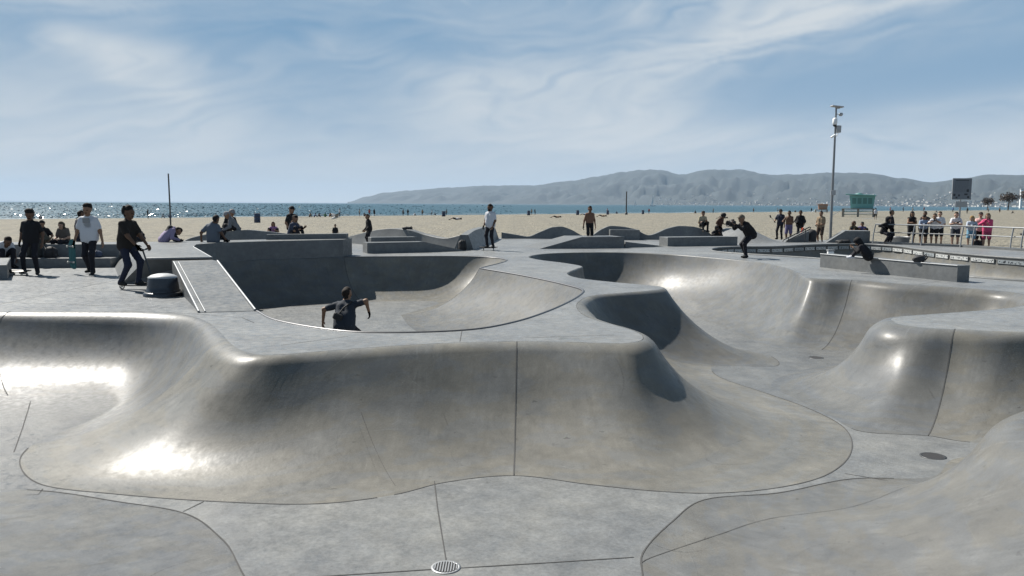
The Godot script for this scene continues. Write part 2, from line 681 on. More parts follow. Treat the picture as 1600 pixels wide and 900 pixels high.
func group_node(called: String) -> Node3D:
	var o := Node3D.new()
	o.name = called
	add_child(o)
	o.set_meta("kind", "structure")
	return o


func build_snake() -> void:
	var lips := []
	var lows := []
	var rolls := PackedFloat32Array()
	for s in SNAKE:
		lips.append(Vector2(s[0], s[1]))
		lows.append(Vector2(s[2], s[3]))
	snake_lip = spline(lips, 8, true)
	snake_floor = spline(lows, 8, true)
	for i in SNAKE.size():
		for k in 8:
			rolls.append(lerpf(SNAKE[i][4], SNAKE[(i + 1) % SNAKE.size()][4], k / 8.0))
	loft(snake_lip, snake_floor, rolls, snake_depth, Vector2i(64, 160), Vector2i(142, 204))
	loft_normals(true, true)
	var root := group_node("snake_bowl")
	var along := lengths(snake_lip)
	# shell panels between the radial joints
	var cuts := [10, 62, 128, 222, 284, 352, 408, 450, 528, 590, 650, 720 + 10]
	var kinds := ["shell_a", "shell_b", "shell_b", "shell_c", "shell_c", "shell_a", "shell_c", "shell_a", "shell_b", "shell_c", "shell_a"]
	for c in cuts.size() - 1:
		part("wall_panel", loft_mesh(cuts[c], cuts[c + 1], along), M[kinds[c]], root)
	var side_p := PackedVector3Array()
	var side_n := PackedVector3Array()
	for k in 29:
		var at := 14.0 - 6.0 * k / 29.0
		side_p.append(loft_p[int(at)][k].lerp(loft_p[int(at) + 1][k], at - int(at)))
		side_n.append(loft_n[int(at)][k])
	part("joint", strip(side_p, side_n, 0.014), M.joint, root)
	for c in [128, 408, 528]:
		part("joint", strip(loft_p[c], loft_n[c], 0.016), M.joint, root)
	# hairline crack in the long front wall
	var crack := PackedVector3Array()
	var crack_n := PackedVector3Array()
	for k in range(15, 28):
		var at := 97.0 + k * 0.55
		crack.append(loft_p[int(at)][k].lerp(loft_p[int(at) + 1][k], at - int(at)))
		crack_n.append(loft_n[int(at)][k])
	part("joint", strip(crack, crack_n, 0.004), M.joint, root)
	# lip joint and floor joint, broken where the photograph loses them
	for span in [[84, 172], [172, 232], [262, 300], [540, 600]]:
		var pts := PackedVector3Array()
		for i in range(span[0], span[1]):
			pts.append(Vector3(snake_lip[i % 720].x, 0, snake_lip[i % 720].y))
		part("joint", strip(pts, null, 0.008), M.joint, root)
	for span in [[64, 86], [86, 110], [112, 160], [160, 216], [240, 256], [518, 536], [596, 640], [656, 690]]:
		var pts := PackedVector3Array()
		for i in range(span[0], span[1] + 1):
			var q := snake_floor[i % 720]
			pts.append(Vector3(q.x, snake_depth(q), q.y))
		part("joint", strip(pts, null, 0.014), M.joint, root)
	for cut in [[Vector2(3.78, -8.81), Vector2(4.12, -8.60), Vector2(4.43, -8.36)], [Vector2(-0.84, -8.49), Vector2(-0.73, -7.69), Vector2(-0.55, -6.53)], [Vector2(-1.75, -6.19), Vector2(-0.66, -6.36)], [Vector2(-0.42, -6.39), Vector2(0.28, -6.49), Vector2(1.06, -6.61)],
			[Vector2(-7.13, -11.62), Vector2(-6.49, -10.37), Vector2(-6.02, -9.42)], [Vector2(-3.22, -7.58), Vector2(-3.12, -7.85)], [Vector2(-5.26, -7.96), Vector2(-4.90, -8.02), Vector2(-4.95, -8.19)]]:
		part("joint", strip(on_floor(cut, snake_depth), null, 0.012), M.joint, root)
	# seam that climbs over the near right shell
	var seam := PackedVector3Array()
	var seam_n := PackedVector3Array()
	for j in 40:
		var at := 634 - j
		var k := 29 - j / 4
		var fr := (j % 4) / 4.0
		seam.append(loft_p[at][k].lerp(loft_p[at][k - 1], fr))
		seam_n.append(loft_n[at][k])
	part("joint", strip(seam, seam_n, 0.008), M.joint, root)
	# floor in two pours: the pale front slab and the rest
	part("floor_panel", cells(-13.5, -4.7, -14, -7, 1.5, [], snake_floor, snake_depth), M.shell_floor, root)
	part("floor_panel", cells(-4.7, 2.2, -10, -4.5, 1.5, [], snake_floor, snake_depth), M.floor_pale, root)
	part("floor_panel", cells(2.2, 15.5, -11.6, -7, 1.5, [], snake_floor, snake_depth), M.floor_pale, root)
	part("floor_panel", cells(2.2, 15.5, -32, -11.6, 1.5, [], snake_floor, snake_depth), M.floor_grey, root)


func pool_depth(_p: Vector2) -> float:
	return -1.4


func build_pool() -> void:
	var lips := []
	var lows := []
	var creases := []
	for s in POOL:
		lips.append(Vector2(s[0], s[1]))
		lows.append(Vector2(s[2], s[3]))
		creases.append(s[4] == 1)
	pool_lip = spline(lips, 8, true, creases)
	pool_floor = spline(lows, 8, true, creases)
	var root := group_node("street_pool")
	var along := lengths(pool_lip)
	var marks := []
	for i in POOL.size():
		if creases[i]:
			marks.append(i * 8)
	marks.append(POOL.size() * 8 + marks[0])
	var kinds := ["shell_d", "shell_d", "shell_b", "shell_c", "shell_c"]
	for c in marks.size() - 1:
		var a := PackedVector2Array()
		var f := PackedVector2Array()
		var rolls := PackedFloat32Array()
		for i in range(marks[c], marks[c + 1] + 1):
			a.append(pool_lip[i % pool_lip.size()])
			f.append(pool_floor[i % pool_floor.size()])
			rolls.append(0.03)
		loft(a, f, rolls, pool_depth)
		loft_normals(false, false)
		part("wall_panel", loft_mesh(0, a.size() - 1, along.slice(marks[c])), M[kinds[c % 5]], root)
		part("joint", strip(loft_p[0], loft_n[0], 0.014), M.joint, root)
	part("floor_panel", cells(-9, 0, -28, -13, 1.5, [], pool_floor, pool_depth), M.floor_pale, root)
	# steel coping round the lip, from the ramp's foot along the front to the far corner
	var path := PackedVector3Array()
	for i in range(64, POOL.size() * 8 + 1):
		var q := pool_lip[i % pool_lip.size()]
		path.append(Vector3(q.x, -0.012, q.y))
	var st := begin()
	tube(st, path, 0.032, 8)
	part("coping", flat(st), M.coping, root)


func tiled_depth(_p: Vector2) -> float:
	return -1.5


func inset(loop: PackedVector2Array, by: float) -> PackedVector2Array:
	var out := PackedVector2Array()
	var n := loop.size()
	var sign_ := 1.0 if Geometry2D.is_polygon_clockwise(loop) else -1.0
	for i in n:
		var t := (loop[(i + 2) % n] - loop[(i - 2 + n) % n]).normalized()
		out.append(loop[i] + Vector2(-t.y, t.x) * by * -sign_)
	return out


func build_tiled_pool() -> void:
	var pts := []
	for s in TILED:
		pts.append(Vector2(s[0], s[1]))
	tiled_lip = spline(pts, 8, true)
	tiled_floor = inset(tiled_lip, 1.45)
	var centre := Vector2(14.5, -30)
	if tiled_floor[0].distance_to(centre) > tiled_lip[0].distance_to(centre):
		tiled_floor = inset(tiled_lip, -1.45)
	var root := group_node("tiled_pool")
	var rolls := PackedFloat32Array()
	rolls.resize(tiled_lip.size())
	rolls.fill(0.02)
	loft(tiled_lip, tiled_floor, rolls, tiled_depth)
	loft_normals(true, false)
	var along := lengths(tiled_lip)
	part("wall_panel", loft_mesh(0, tiled_lip.size(), along), M.shell_b, root)
	part("floor_panel", cells(8, 22, -40, -18, 2.0, [], tiled_floor, tiled_depth), M.floor_grey, root)
	var path := PackedVector3Array()
	for q in tiled_lip:
		path.append(Vector3(q.x, 0.0, q.y))
	var st := begin()
	tube(st, path, 0.05, 8, true)
	part("coping", flat(st), M.ledge, root)
	# printed tile plates set round the waterline, one plate after another
	for i in range(2, 108, 3):
		var a := tiled_lip[i]
		var b := tiled_lip[(i + 3) % tiled_lip.size()]
		var f := tiled_floor[i + 1]
		var mid := (a + b) / 2
		var dir := (b - a).normalized()
		var inward := (f - tiled_lip[i + 1]).normalized() * 0.05
		var w := a.distance_to(b) * 0.9
		if w < 0.2:
			continue
		var s2 := begin()
		box(s2, Vector3.ZERO, Vector3(w, 0.18, 0.03))
		var o := part("tile_plate", flat(s2), M.ledge, root)
		o.position = Vector3(mid.x + inward.x, -0.16, mid.y + inward.y)
		o.rotation.y = atan2(-dir.y, dir.x)
		var pm := PlaneMesh.new()
		pm.orientation = PlaneMesh.FACE_Z
		pm.size = Vector2(w * 0.98, 0.165)
		var print_ := part("print", pm, M[["tile_a", "tile_b", "tile_c"][i % 4 % 3]], o)
		var face := Vector2(-dir.y, dir.x)
		var to_inside := 1.0 if Vector2(o.basis.z.x, o.basis.z.z).dot(inward) > 0 else -1.0
		print_.position = Vector3(0, 0, 0.019 * to_inside)
		if to_inside < 0:
			print_.rotation.y = PI


func build_deck() -> void:
	var root := group_node("deck")
	var none := func(_q: Vector2) -> float: return 0.0
	part("slab", cells(-24, 30, -46, 8, 3.0, [snake_lip, pool_lip, tiled_lip], PARK, none), M.deck, root)
	# saw cuts seen on the deck
	for cut in [[Vector2(-3.1, -10.6), Vector2(-2.35, -11.35)], [Vector2(-0.72, -10.95), Vector2(-0.75, -11.9)], [Vector2(-11, -15.3), Vector2(-6.2, -14.4)], [Vector2(-6.0, -13.8), Vector2(-4.5, -13.2), Vector2(-4.1, -12.6)],
			[Vector2(0.5, -15.8), Vector2(1.15, -15.3)], [Vector2(-0.5, -24.5), Vector2(1.2, -23.2)], [Vector2(-1.9, -29.6), Vector2(0.4, -30.5)], [Vector2(3.5, -33.2), Vector2(7.8, -32.6)], [Vector2(8.6, -24), Vector2(9.7, -23.8)],
			[Vector2(9.9, -19.4), Vector2(11.6, -21)], [Vector2(0.2, -11.3), Vector2(1.5, -11.6)], [Vector2(-9.5, -14.5), Vector2(-9.7, -19.5)], [Vector2(-13, -17.1), Vector2(-7.9, -16.9)]]:
		part("joint", strip(on_floor(cut, none), null, 0.010), M.joint, root)

const PARK := [Vector2(-24, 8), Vector2(30, 8), Vector2(30, -33), Vector2(23, -36), Vector2(21.2, -41), Vector2(19, -44), Vector2(12, -45.5), Vector2(-1, -46), Vector2(-3, -41.5), Vector2(-9.5, -41), Vector2(-9.5, -31), Vector2(-11.9, -27.4), Vector2(-15.5, -25.2), Vector2(-24, -25)]
const SHORE_A := Vector2(-104, -162)
const SHORE_B := Vector2(91, -380)
const SEA_LEVEL := -1.6
var dune := FastNoiseLite.new()


func inland(p: Vector2) -> float:
	var d := (SHORE_B - SHORE_A).normalized()
	return (p - SHORE_A).dot(Vector2(-d.y, d.x))


func sand_height(p: Vector2) -> float:
	var s := inland(p)
	var y := lerpf(SEA_LEVEL - 0.05, -0.1, clampf(s / 95.0, 0, 1)) if s > 0 else SEA_LEVEL - 0.05 + s * 0.06
	if s > 4:
		y += 0.06 * dune.get_noise_2d(p.x, p.y) + 0.07 * dune.get_noise_2d(p.x * 2.3, p.y * 2.3)
	return y


func sky_picture() -> ImageTexture:
	var w := 2560
	var h := 1280
	var n1 := noise(1.0, 5, 5)
	var n2 := noise(1.0, 4, 8)
	var data := PackedFloat32Array()
	data.resize(w * h * 3)
	# thin cirrus: soft bands given by two ends (azimuth, elevation), width and strength
	var bands := [
		[Vector2(0.62, 0.30), Vector2(0.17, 0.165), 0.040, 1.0], [Vector2(0.20, 0.170), Vector2(-0.12, 0.125), 0.034, 0.75], [Vector2(0.05, 0.095), Vector2(0.6, 0.060), 0.028, 0.65],
		[Vector2(-0.52, 0.175), Vector2(-0.37, 0.155), 0.016, 0.85], [Vector2(-0.47, 0.15), Vector2(-0.36, 0.12), 0.018, 0.7], [Vector2(-0.05, 0.11), Vector2(0.2, 0.10), 0.05, 0.6], [Vector2(0.30, 0.24), Vector2(0.12, 0.225), 0.018, 0.6],
		[Vector2(-0.62, 0.235), Vector2(-0.40, 0.21), 0.018, 0.4], [Vector2(-0.3, 0.08), Vector2(-0.6, 0.06), 0.045, 0.6], [Vector2(0.24, 0.20), Vector2(0.36, 0.235), 0.03, 0.6], [Vector2(0.62, 0.12), Vector2(0.42, 0.105), 0.012, 0.45],
		[Vector2(-0.10, 0.157), Vector2(-0.25, 0.185), 0.016, 0.35], [Vector2(-0.085, 0.262), Vector2(-0.052, 0.236), 0.0012, 0.5]]
	for y in h:
		var el := PI / 2 - PI * (y + 0.5) / h
		var row := y * w
		if el < -0.012:
			for x in w * 3:
				data[row * 3 + x] = [0.30, 0.33, 0.36][x % 3]
			continue
		var step := 1 if el < 0.40 else (4 if el < 0.8 else 16)
		if y % step != 0 and y > 0:
			for x in w * 3:
				data[row * 3 + x] = data[(row - w) * 3 + x]
			continue
		# clear air: pale and grey at the sea horizon, deep blue overhead
		var up := clampf(sin(el), 0, 1)
		var t := 1.0 - exp(-up * 10.0)
		var base := Vector3(0.68, 0.725, 0.755).lerp(Vector3(0.105, 0.275, 0.475), t)
		base = base.lerp(Vector3(0.08, 0.115, 0.165), smoothstep(0.25, 0.9, up))
		for x in range(0, w, step):
			var az := TAU * (x + 0.5) / w
			if az > PI:
				az -= TAU
			# wispy noise, drawn out along the wind
			var along := az * 1.6 + el * 2.0
			var across := el * 13.0 - az * 2.2 - 1.5 * az * el
			var warp := n2.get_noise_2d(along * 1.1, across * 0.5)
			var wisp := n1.get_noise_2d(along * 1.5 + warp * 0.5, across * 1.5 + warp * 1.6)
			var fibre := n1.get_noise_2d(along * 4.0 + warp * 1.2, across * 5.5 + warp * 4.0 + 40.0)
			wisp = wisp * 0.75 + fibre * 0.55
			var veil := clampf(0.52 + 0.65 * warp + 0.45 * wisp, 0, 1) * smoothstep(0.0, 0.06, el) * exp(-el * 1.5)
			# clear lanes between the cirrus bands
			var lane := (el - 0.085 - 0.105 * az) / 0.032
			veil *= 1.0 - 0.9 * exp(-lane * lane) * smoothstep(0.18, 0.34, az)
			var c := veil * 0.62
			if el < 0.4 and absf(az) < 0.95:
				var p := Vector2(az, el + 0.012 * warp + 0.008 * wisp)
				for b in bands:
					var a: Vector2 = b[0]
					var ab: Vector2 = b[1] - a
					var k := clampf((p - a).dot(ab) / ab.length_squared(), -0.15, 1.15)
					var dist := p.distance_to(a + ab * k)
					var wid: float = b[2]
					if dist < wid * 3:
						var edge := 1.0 - smoothstep(0.0, 1.0, (k - 0.8) / 0.35) if k > 0.8 else (smoothstep(-0.15, 0.2, k))
						c = c + (1 - c) * b[3] * edge * exp(-dist * dist / (wid * wid)) * clampf(0.62 + 0.75 * wisp, 0.05, 1)
			c = clampf(c, 0, 1) * 0.95 * (1.0 - 0.7 * exp(-lane * lane) * smoothstep(0.2, 0.36, az))
			var v := base.lerp(Vector3(0.66, 0.70, 0.73), c)
			for s in step:
				if x + s < w:
					var i := (row + x + s) * 3
					data[i] = v.x
					data[i + 1] = v.y
					data[i + 2] = v.z
	return ImageTexture.create_from_image(Image.create_from_data(w, h, false, Image.FORMAT_RGBF, data.to_byte_array()))


func build_air() -> void:
	var cam := Camera3D.new()
	cam.name = "camera"
	cam.fov = rad_to_deg(2 * atan(450.0 / 1250.0))
	cam.near = 0.1
	cam.far = 120000
	cam.position = Vector3(0, 1.9, 0)
	cam.rotation = Vector3(-atan(131.0 / 1250.0), 0, 0.005)
	add_child(cam)
	cam.current = true
	var sun := DirectionalLight3D.new()
	sun.name = "sun"
	sun.light_energy = 1.6
	sun.light_color = Color(1.0, 0.98, 0.945)
	sun.light_angular_distance = 0.6
	sun.shadow_enabled = true
	add_child(sun)
	sun.look_at_from_position(SUN * 100, Vector3.ZERO)
	var env := Environment.new()
	env.background_mode = Environment.BG_SKY
	env.sky = Sky.new()
	var sm := PanoramaSkyMaterial.new()
	sm.panorama = sky_picture()
	env.sky.sky_material = sm
	env.tonemap_mode = Environment.TONE_MAPPER_LINEAR
	env.tonemap_exposure = 1.85
	env.background_energy_multiplier = 0.55
	env.sdfgi_enabled = true
	env.ssao_enabled = true
	env.ssil_enabled = true
	env.fog_enabled = true
	env.fog_density = FOG
	env.fog_light_color = Color(0.76, 0.88, 1.0)
	var we := WorldEnvironment.new()
	we.name = "world"
	we.environment = env
	add_child(we)


func build_shore() -> void:
	dune.seed = 4
	dune.frequency = 0.16
	var near := PackedVector2Array([Vector2(-95, -130), Vector2(120, -130), Vector2(120, -18), Vector2(-95, -18)])
	var park := PackedVector2Array(PARK)
	var root := group_node("beach")
	part("sand", smooth_grid(-95, 120, -130, -18, 2.5, [park]), M.sand, root)
	part("sand", smooth_grid(-95, 120, -18, 14, 8.0, [park]), M.sand, root)
	part("sand", smooth_grid(-260, 300, -420, -130, 10.0, []), M.sand, root)
	part("sand", smooth_grid(-260, -95, -130, 14, 15.0, []), M.sand, root)
	part("sand", smooth_grid(120, 300, -130, 14, 15.0, []), M.sand, root)
	part("sand", smooth_grid(300, 6300, -7400, 14, 300.0, []), M.sand, root)
	part("sand", smooth_grid(0, 300, -820, -420, 40.0, []), M.sand, root)
	var st := begin()
	st.set_normal(Vector3.UP)
	var run := (SHORE_B - SHORE_A).normalized()
	var side := Vector2(-run.y, run.x)
	var c1 := SHORE_A - run * 12000 + side * 12
	var c2 := SHORE_A + run * 21000 + side * 12
	var c3 := c2 - side * 20000
	var c4 := c1 - side * 20000
	quad(st, Vector3(c1.x, SEA_LEVEL, c1.y), Vector3(c4.x, SEA_LEVEL, c4.y), Vector3(c3.x, SEA_LEVEL, c3.y), Vector3(c2.x, SEA_LEVEL, c2.y))
	struct("sea", flat(st), M.water)
	# wavelets: small tilted facets of water that catch the sun where they face it
	var mm := MultiMesh.new()
	mm.transform_format = MultiMesh.TRANSFORM_3D
	var pm := PlaneMesh.new()
	pm.size = Vector2(1, 1)
	mm.mesh = pm
	mm.instance_count = 7000
	var rw := RandomNumberGenerator.new()
	rw.seed = 77
	for k in 7000:
		var dd := 170.0 * pow(18.0, rw.randf() * rw.randf())
		var az := rw.randf_range(-0.72, -0.2) if k % 5 else rw.randf_range(-0.3, 0.0)
		var q := Vector2(az * dd, -dd)
		if inland(q) > -2:
			q -= Vector2(-(SHORE_B - SHORE_A).normalized().y, (SHORE_B - SHORE_A).normalized().x) * (inland(q) + rw.randf_range(3, 60))
		var size := rw.randf_range(0.10, 0.24) * (q.length() / 170.0)
		var tilt := Basis(Vector3(rw.randfn(), 0, rw.randfn()).normalized(), rw.randf_range(0.15, 0.62))
		mm.set_instance_transform(k, Transform3D(tilt.scaled_local(Vector3(size * 1.6, 1, size)), Vector3(q.x, SEA_LEVEL + size * 0.12, q.y)))
	var wl := MultiMeshInstance3D.new()
	wl.name = "wavelets"
	wl.multimesh = mm
	wl.material_override = M.wavelet
	add_child(wl)
	wl.set_meta("kind", "stuff")
	# thin broken lines of surf along the water's edge
	var d := (SHORE_B - SHORE_A).normalized()
	var off := Vector2(-d.y, d.x)
	var surf := begin()
	var r := RandomNumberGenerator.new()
	r.seed = 12
	for k in 150:
		var s := -120.0 + k * 9.0 + r.randf() * 6 + maxf(0, k - 60) * maxf(0, k - 60) * 0.35
		var q := SHORE_A + d * s - off * (r.randf() * r.randf() * 28 - 0.6)
		var l := r.randf_range(4, 16) * (1 + k * 0.02)
		var wd := r.randf_range(0.15, 0.55) * (1 + k * 0.012)
		var pts := PackedVector3Array()
		for j in 7:
			var e := q + d * (l * (j / 6.0)) + off * sin(j * 1.3 + k) * 0.25
			pts.append(Vector3(e.x, SEA_LEVEL + 0.06, e.y))
		for j in 6:
			var u := Vector3(off.x, 0, off.y) * wd * sin(PI * (j + 0.15) / 6.3)
			var u2 := Vector3(off.x, 0, off.y) * wd * sin(PI * (j + 1.15) / 7.3)
			quad(surf, pts[j] - u, pts[j] + u, pts[j + 1] + u2, pts[j + 1] - u2)
	var foam := struct("surf", flat(surf), M.foam)
	foam.set_meta("kind", "stuff")


func smooth_grid(x0: float, x1: float, z0: float, z1: float, step: float, holes: Array) -> ArrayMesh:
	var st := begin()
	st.set_smooth_group(0)
	var nx := int(ceil((x1 - x0) / step))
	var nz := int(ceil((z1 - z0) / step))
	for ix in nx:
		for iz in nz:
			var a := Vector2(x0 + ix * step, z0 + iz * step)
			var b := Vector2(minf(a.x + step, x1), minf(a.y + step, z1))
			if maxf(maxf(inland(a), inland(b)), maxf(inland(Vector2(a.x, b.y)), inland(Vector2(b.x, a.y)))) < -30:
				continue
			var polys: Array = [PackedVector2Array([a, Vector2(b.x, a.y), b, Vector2(a.x, b.y)])]
			for hole in holes:
				var rest := []
				for p in polys:
					rest.append_array(Geometry2D.clip_polygons(p, hole))
				polys = rest
			for p in polys:
				var ids := Geometry2D.triangulate_polygon(p)
				for k in range(0, ids.size(), 3):
					var t := [p[ids[k]], p[ids[k + 1]], p[ids[k + 2]]]
					if (t[1] - t[0]).cross(t[2] - t[0]) < 0:
						t = [t[0], t[2], t[1]]
					for q in t:
						var e := step * 0.3
						var n := Vector3(sand_height(q - Vector2(e, 0)) - sand_height(q + Vector2(e, 0)), 2 * e, sand_height(q - Vector2(0, e)) - sand_height(q + Vector2(0, e))).normalized()
						st.set_normal(n)
						st.add_vertex(Vector3(q.x, sand_height(q), q.y))
	return st.commit()


# ridge line of the coast range: azimuth in thousandths of a right-hand tangent, height as a tangent in thousandths
const RIDGE := [[-205, 2], [-180, 9], [-160, 14], [-128, 17], [-80, 21], [-32, 23.5], [24, 24], [72, 30], [104, 36], [136, 41], [160, 44.5], [184, 44.5], [208, 39], [240, 45], [280, 45], [320, 38.5], [360, 40], [392, 42.5], [440, 41.5], [480, 35.5], [520, 30.5], [560, 36], [592, 40.5], [640, 40], [720, 44], [800, 52], [950, 48], [1200, 55], [1600, 50]]


func ridge_at(az: float) -> float:
	for i in RIDGE.size() - 1:
		if az <= RIDGE[i + 1][0]:
			var k: float = (az - RIDGE[i][0]) / (RIDGE[i + 1][0] - RIDGE[i][0])
			return lerpf(RIDGE[i][1], RIDGE[i + 1][1], k * k * (3 - 2 * k)) / 1000.0
	return 0.05


var rough_land := FastNoiseLite.new()


func hill_point(az: float, t: float) -> Vector3:
	# far end of the range runs out to sea, the near end comes close to the beach
	var near_d := lerpf(19000, 4600, pow(clampf((az + 205) / 900.0, 0, 1), 0.8))
	var far_d := near_d + lerpf(2500, 5200, clampf((az + 205) / 500.0, 0, 1))
	var d := lerpf(near_d, far_d, t) if t <= 1 else far_d + (t - 1) * 4000
	var x := az / 1000.0 * d
	var top := ridge_at(az) * far_d
	var shape := pow(t, 1.25) if t <= 1 else maxf(0, 1 - (t - 1) * 1.4)
	var n := rough_land.get_noise_2d(x, d * 1.2)
	var n2 := absf(rough_land.get_noise_2d(x * 2.3 + 900, d * 2.6))
	var y := top * shape + top * (0.40 * n - 0.2 * n2) * sin(PI * minf(t, 1.0)) + top * 0.03 * rough_land.get_noise_2d(x * 6.0, 50) * minf(t, 1)
	return Vector3(x, maxf(y, 0) - 3.0, -d)


func build_hills() -> void:
	rough_land.seed = 21
	rough_land.frequency = 0.0009
	rough_land.fractal_octaves = 6
	var cols := 330
	var rows := 30
	var v := PackedVector3Array()
	var ids := PackedInt32Array()
	for c in cols + 1:
		var az := -205.0 + (700 - -205.0) * c / 280.0
		for r in rows + 1:
			v.append(hill_point(az, 1.4 * r / rows))
	for c in cols:
		for r in rows:
			var a := c * (rows + 1) + r
			var b := a + rows + 1
			ids.append_array([a, a + 1, b + 1, a, b + 1, b])
	var st := begin()
	st.set_smooth_group(0)
	for p in v:
		st.add_vertex(p)
	for i in ids:
		st.add_index(i)
	st.generate_normals()
	struct("hills", st.commit(), M.scrub)
	# the town on the lower slopes: too far to count
	var mm := MultiMesh.new()
	mm.transform_format = MultiMesh.TRANSFORM_3D
	var s2 := begin()
	box(s2, Vector3(0, 0.5, 0), Vector3.ONE)
	mm.mesh = flat(s2)
	var r := RandomNumberGenerator.new()
	r.seed = 8
	mm.instance_count = 900
	for i in 900:
		var az := r.randf_range(180, 720) if i % 3 else r.randf_range(430, 640)
		var t := absf(r.randfn(0.04, 0.13))
		var p := hill_point(az, minf(t, 0.6))
		var s := r.randf_range(8, 22)
		mm.set_instance_transform(i, Transform3D(Basis(Vector3.UP, r.randf() * 3).scaled_local(Vector3(s * 1.6, r.randf_range(5, 13), s)), p))
	var town := MultiMeshInstance3D.new()
	town.name = "hillside_town"
	town.multimesh = mm
	town.material_override = M.stucco
	add_child(town)
	town.set_meta("kind", "stuff")
	tag(town, "pale houses of a distant town scattered over the lower mountain slopes", "town")


const FOG := 0.000025


func more_materials() -> void:
	plain("stucco", lin(0.5, 0.48, 0.45), 0.9)
	plain("wavelet", lin(0.022, 0.062, 0.085), 0.12, 0.0, 0.4)
	plain("rubber", lin(0.02, 0.02, 0.022), 0.75)
	plain("bin_black", lin(0.022, 0.026, 0.034), 0.33)
	plain("bag_black", lin(0.016, 0.016, 0.018), 0.7)
	plain("bin_blue", lin(0.03, 0.045, 0.085), 0.5)
	plain("galvanised", lin(0.30, 0.31, 0.32), 0.45, 0.5)
	plain("pole_grey", lin(0.20, 0.21, 0.22), 0.45, 0.4)
	plain("pole_dark", lin(0.06, 0.06, 0.06), 0.6)
	plain("lamp_grey", lin(0.33, 0.34, 0.35), 0.5)
	plain("white_paint", lin(0.72, 0.73, 0.73), 0.5)
	plain("tower_teal", lin(0.13, 0.33, 0.33), 0.6)
	plain("tower_teal_dark", lin(0.06, 0.17, 0.17), 0.6)
	plain("tower_orange", lin(0.30, 0.17, 0.11), 0.7)
	plain("wood_grey", lin(0.22, 0.20, 0.17), 0.8)
	plain("board_teal", lin(0.02, 0.11, 0.115), 0.45)
	plain("board_black", lin(0.03, 0.028, 0.026), 0.55)
	plain("wheel_white", lin(0.55, 0.53, 0.46), 0.5)
	plain("sail", lin(0.75, 0.75, 0.74), 0.7)
	plain("hull", lin(0.55, 0.56, 0.57), 0.4)
	plain("towel_red", lin(0.35, 0.06, 0.04), 0.9)
	plain("glass_dark", lin(0.02, 0.025, 0.03), 0.1)
	plain("gull_white", lin(0.55, 0.55, 0.54), 0.8)
	plain("gull_grey", lin(0.16, 0.17, 0.18), 0.8)
	plain("float_red", lin(0.55, 0.09, 0.03), 0.5)
	# tile plates: pale ground with dark printed shapes
	for k in 3:
		var w := 192
		var h := 24
		var im := Image.create(w, h, false, Image.FORMAT_RGB8)
		im.fill(Color(0.80, 0.81, 0.80) if k != 1 else Color(0.62, 0.65, 0.66))
		var r := RandomNumberGenerator.new()
		r.seed = 40 + k
		for j in 26:
			var c := Color(0.1, 0.11, 0.13).lerp(Color(0.4, 0.42, 0.45), r.randf())
			im.fill_rect(Rect2i(r.randi_range(6, w - 16), r.randi_range(5, 15), r.randi_range(2, 11), r.randi_range(2, 7)), c)
		for j in [[0, 0, w, 2], [0, h - 2, w, 2], [0, 0, 2, h], [w - 2, 0, 2, h]]:
			im.fill_rect(Rect2i(j[0], j[1], j[2], j[3]), Color(0.3, 0.31, 0.32))
		var m := plain(["tile_a", "tile_b", "tile_c"][k], Color(0.9, 0.9, 0.9), 0.3)
		m.albedo_texture = ImageTexture.create_from_image(im)
	# notice board print: a heading, rows of small text and picture squares, bleached
	var im2 := Image.create(128, 128, false, Image.FORMAT_RGB8)
	im2.fill(Color(0.40, 0.43, 0.46))
	im2.fill_rect(Rect2i(18, 10, 92, 6), Color(0.2, 0.22, 0.24))
	var r2 := RandomNumberGenerator.new()
	r2.seed = 3
	for row in 13:
		var x := 14
		while x < 104:
			var l := r2.randi_range(3, 12)
			im2.fill_rect(Rect2i(x, 22 + row * 5, mini(l, 112 - x), 2), Color(0.27, 0.30, 0.33))
			x += l + 3
	for q in [[96, 66, 16, 16], [8, 94, 14, 14], [40, 98, 12, 12], [82, 92, 22, 10], [24, 112, 12, 10], [102, 108, 14, 12]]:
		im2.fill_rect(Rect2i(q[0], q[1], q[2], q[3]), Color(0.12, 0.14, 0.16))
	var nb := plain("notice", Color(1, 1, 1), 0.5)
	nb.albedo_texture = ImageTexture.create_from_image(im2)


func ring(pts: Array, y: float) -> PackedVector3Array:
	var out := PackedVector3Array()
	for p in pts:
		out.append(Vector3(p[0], y, p[1]))
	return out


# a cast concrete block from a plan outline, its upper edge chamfered
func slab(called: String, label: String, category: String, pts: Array, y0: float, y1: float, group := "", m: Material = null) -> Node3D:
	var mid := Vector2.ZERO
	for p in pts:
		mid += Vector2(p[0], p[1]) / pts.size()
	var t := thing(called, label, category, Vector3(mid.x, 0, mid.y), 0, group)
	var own := []
	for p in pts:
		own.append([p[0] - mid.x, p[1] - mid.y])
	var st := begin()
	var small := []
	for p in own:
		var v := Vector2(p[0], p[1])
		var s := v - v.normalized() * 0.02
		small.append([s.x, s.y])
	solid(st, ring(own, y0), ring(own, y1 - 0.012))
	solid(st, ring(own, y1 - 0.012), ring(small, y1))
	part("block", flat(st), m if m else M.ledge, t)
	return t


func edge_bar(t: Node3D, a: Vector3, b: Vector3, r := 0.02) -> void:
	var st := begin()
	tube(st, PackedVector3Array([a - t.position, b - t.position]), r, 6)
	part("steel_edge", flat(st), M.steel, t)


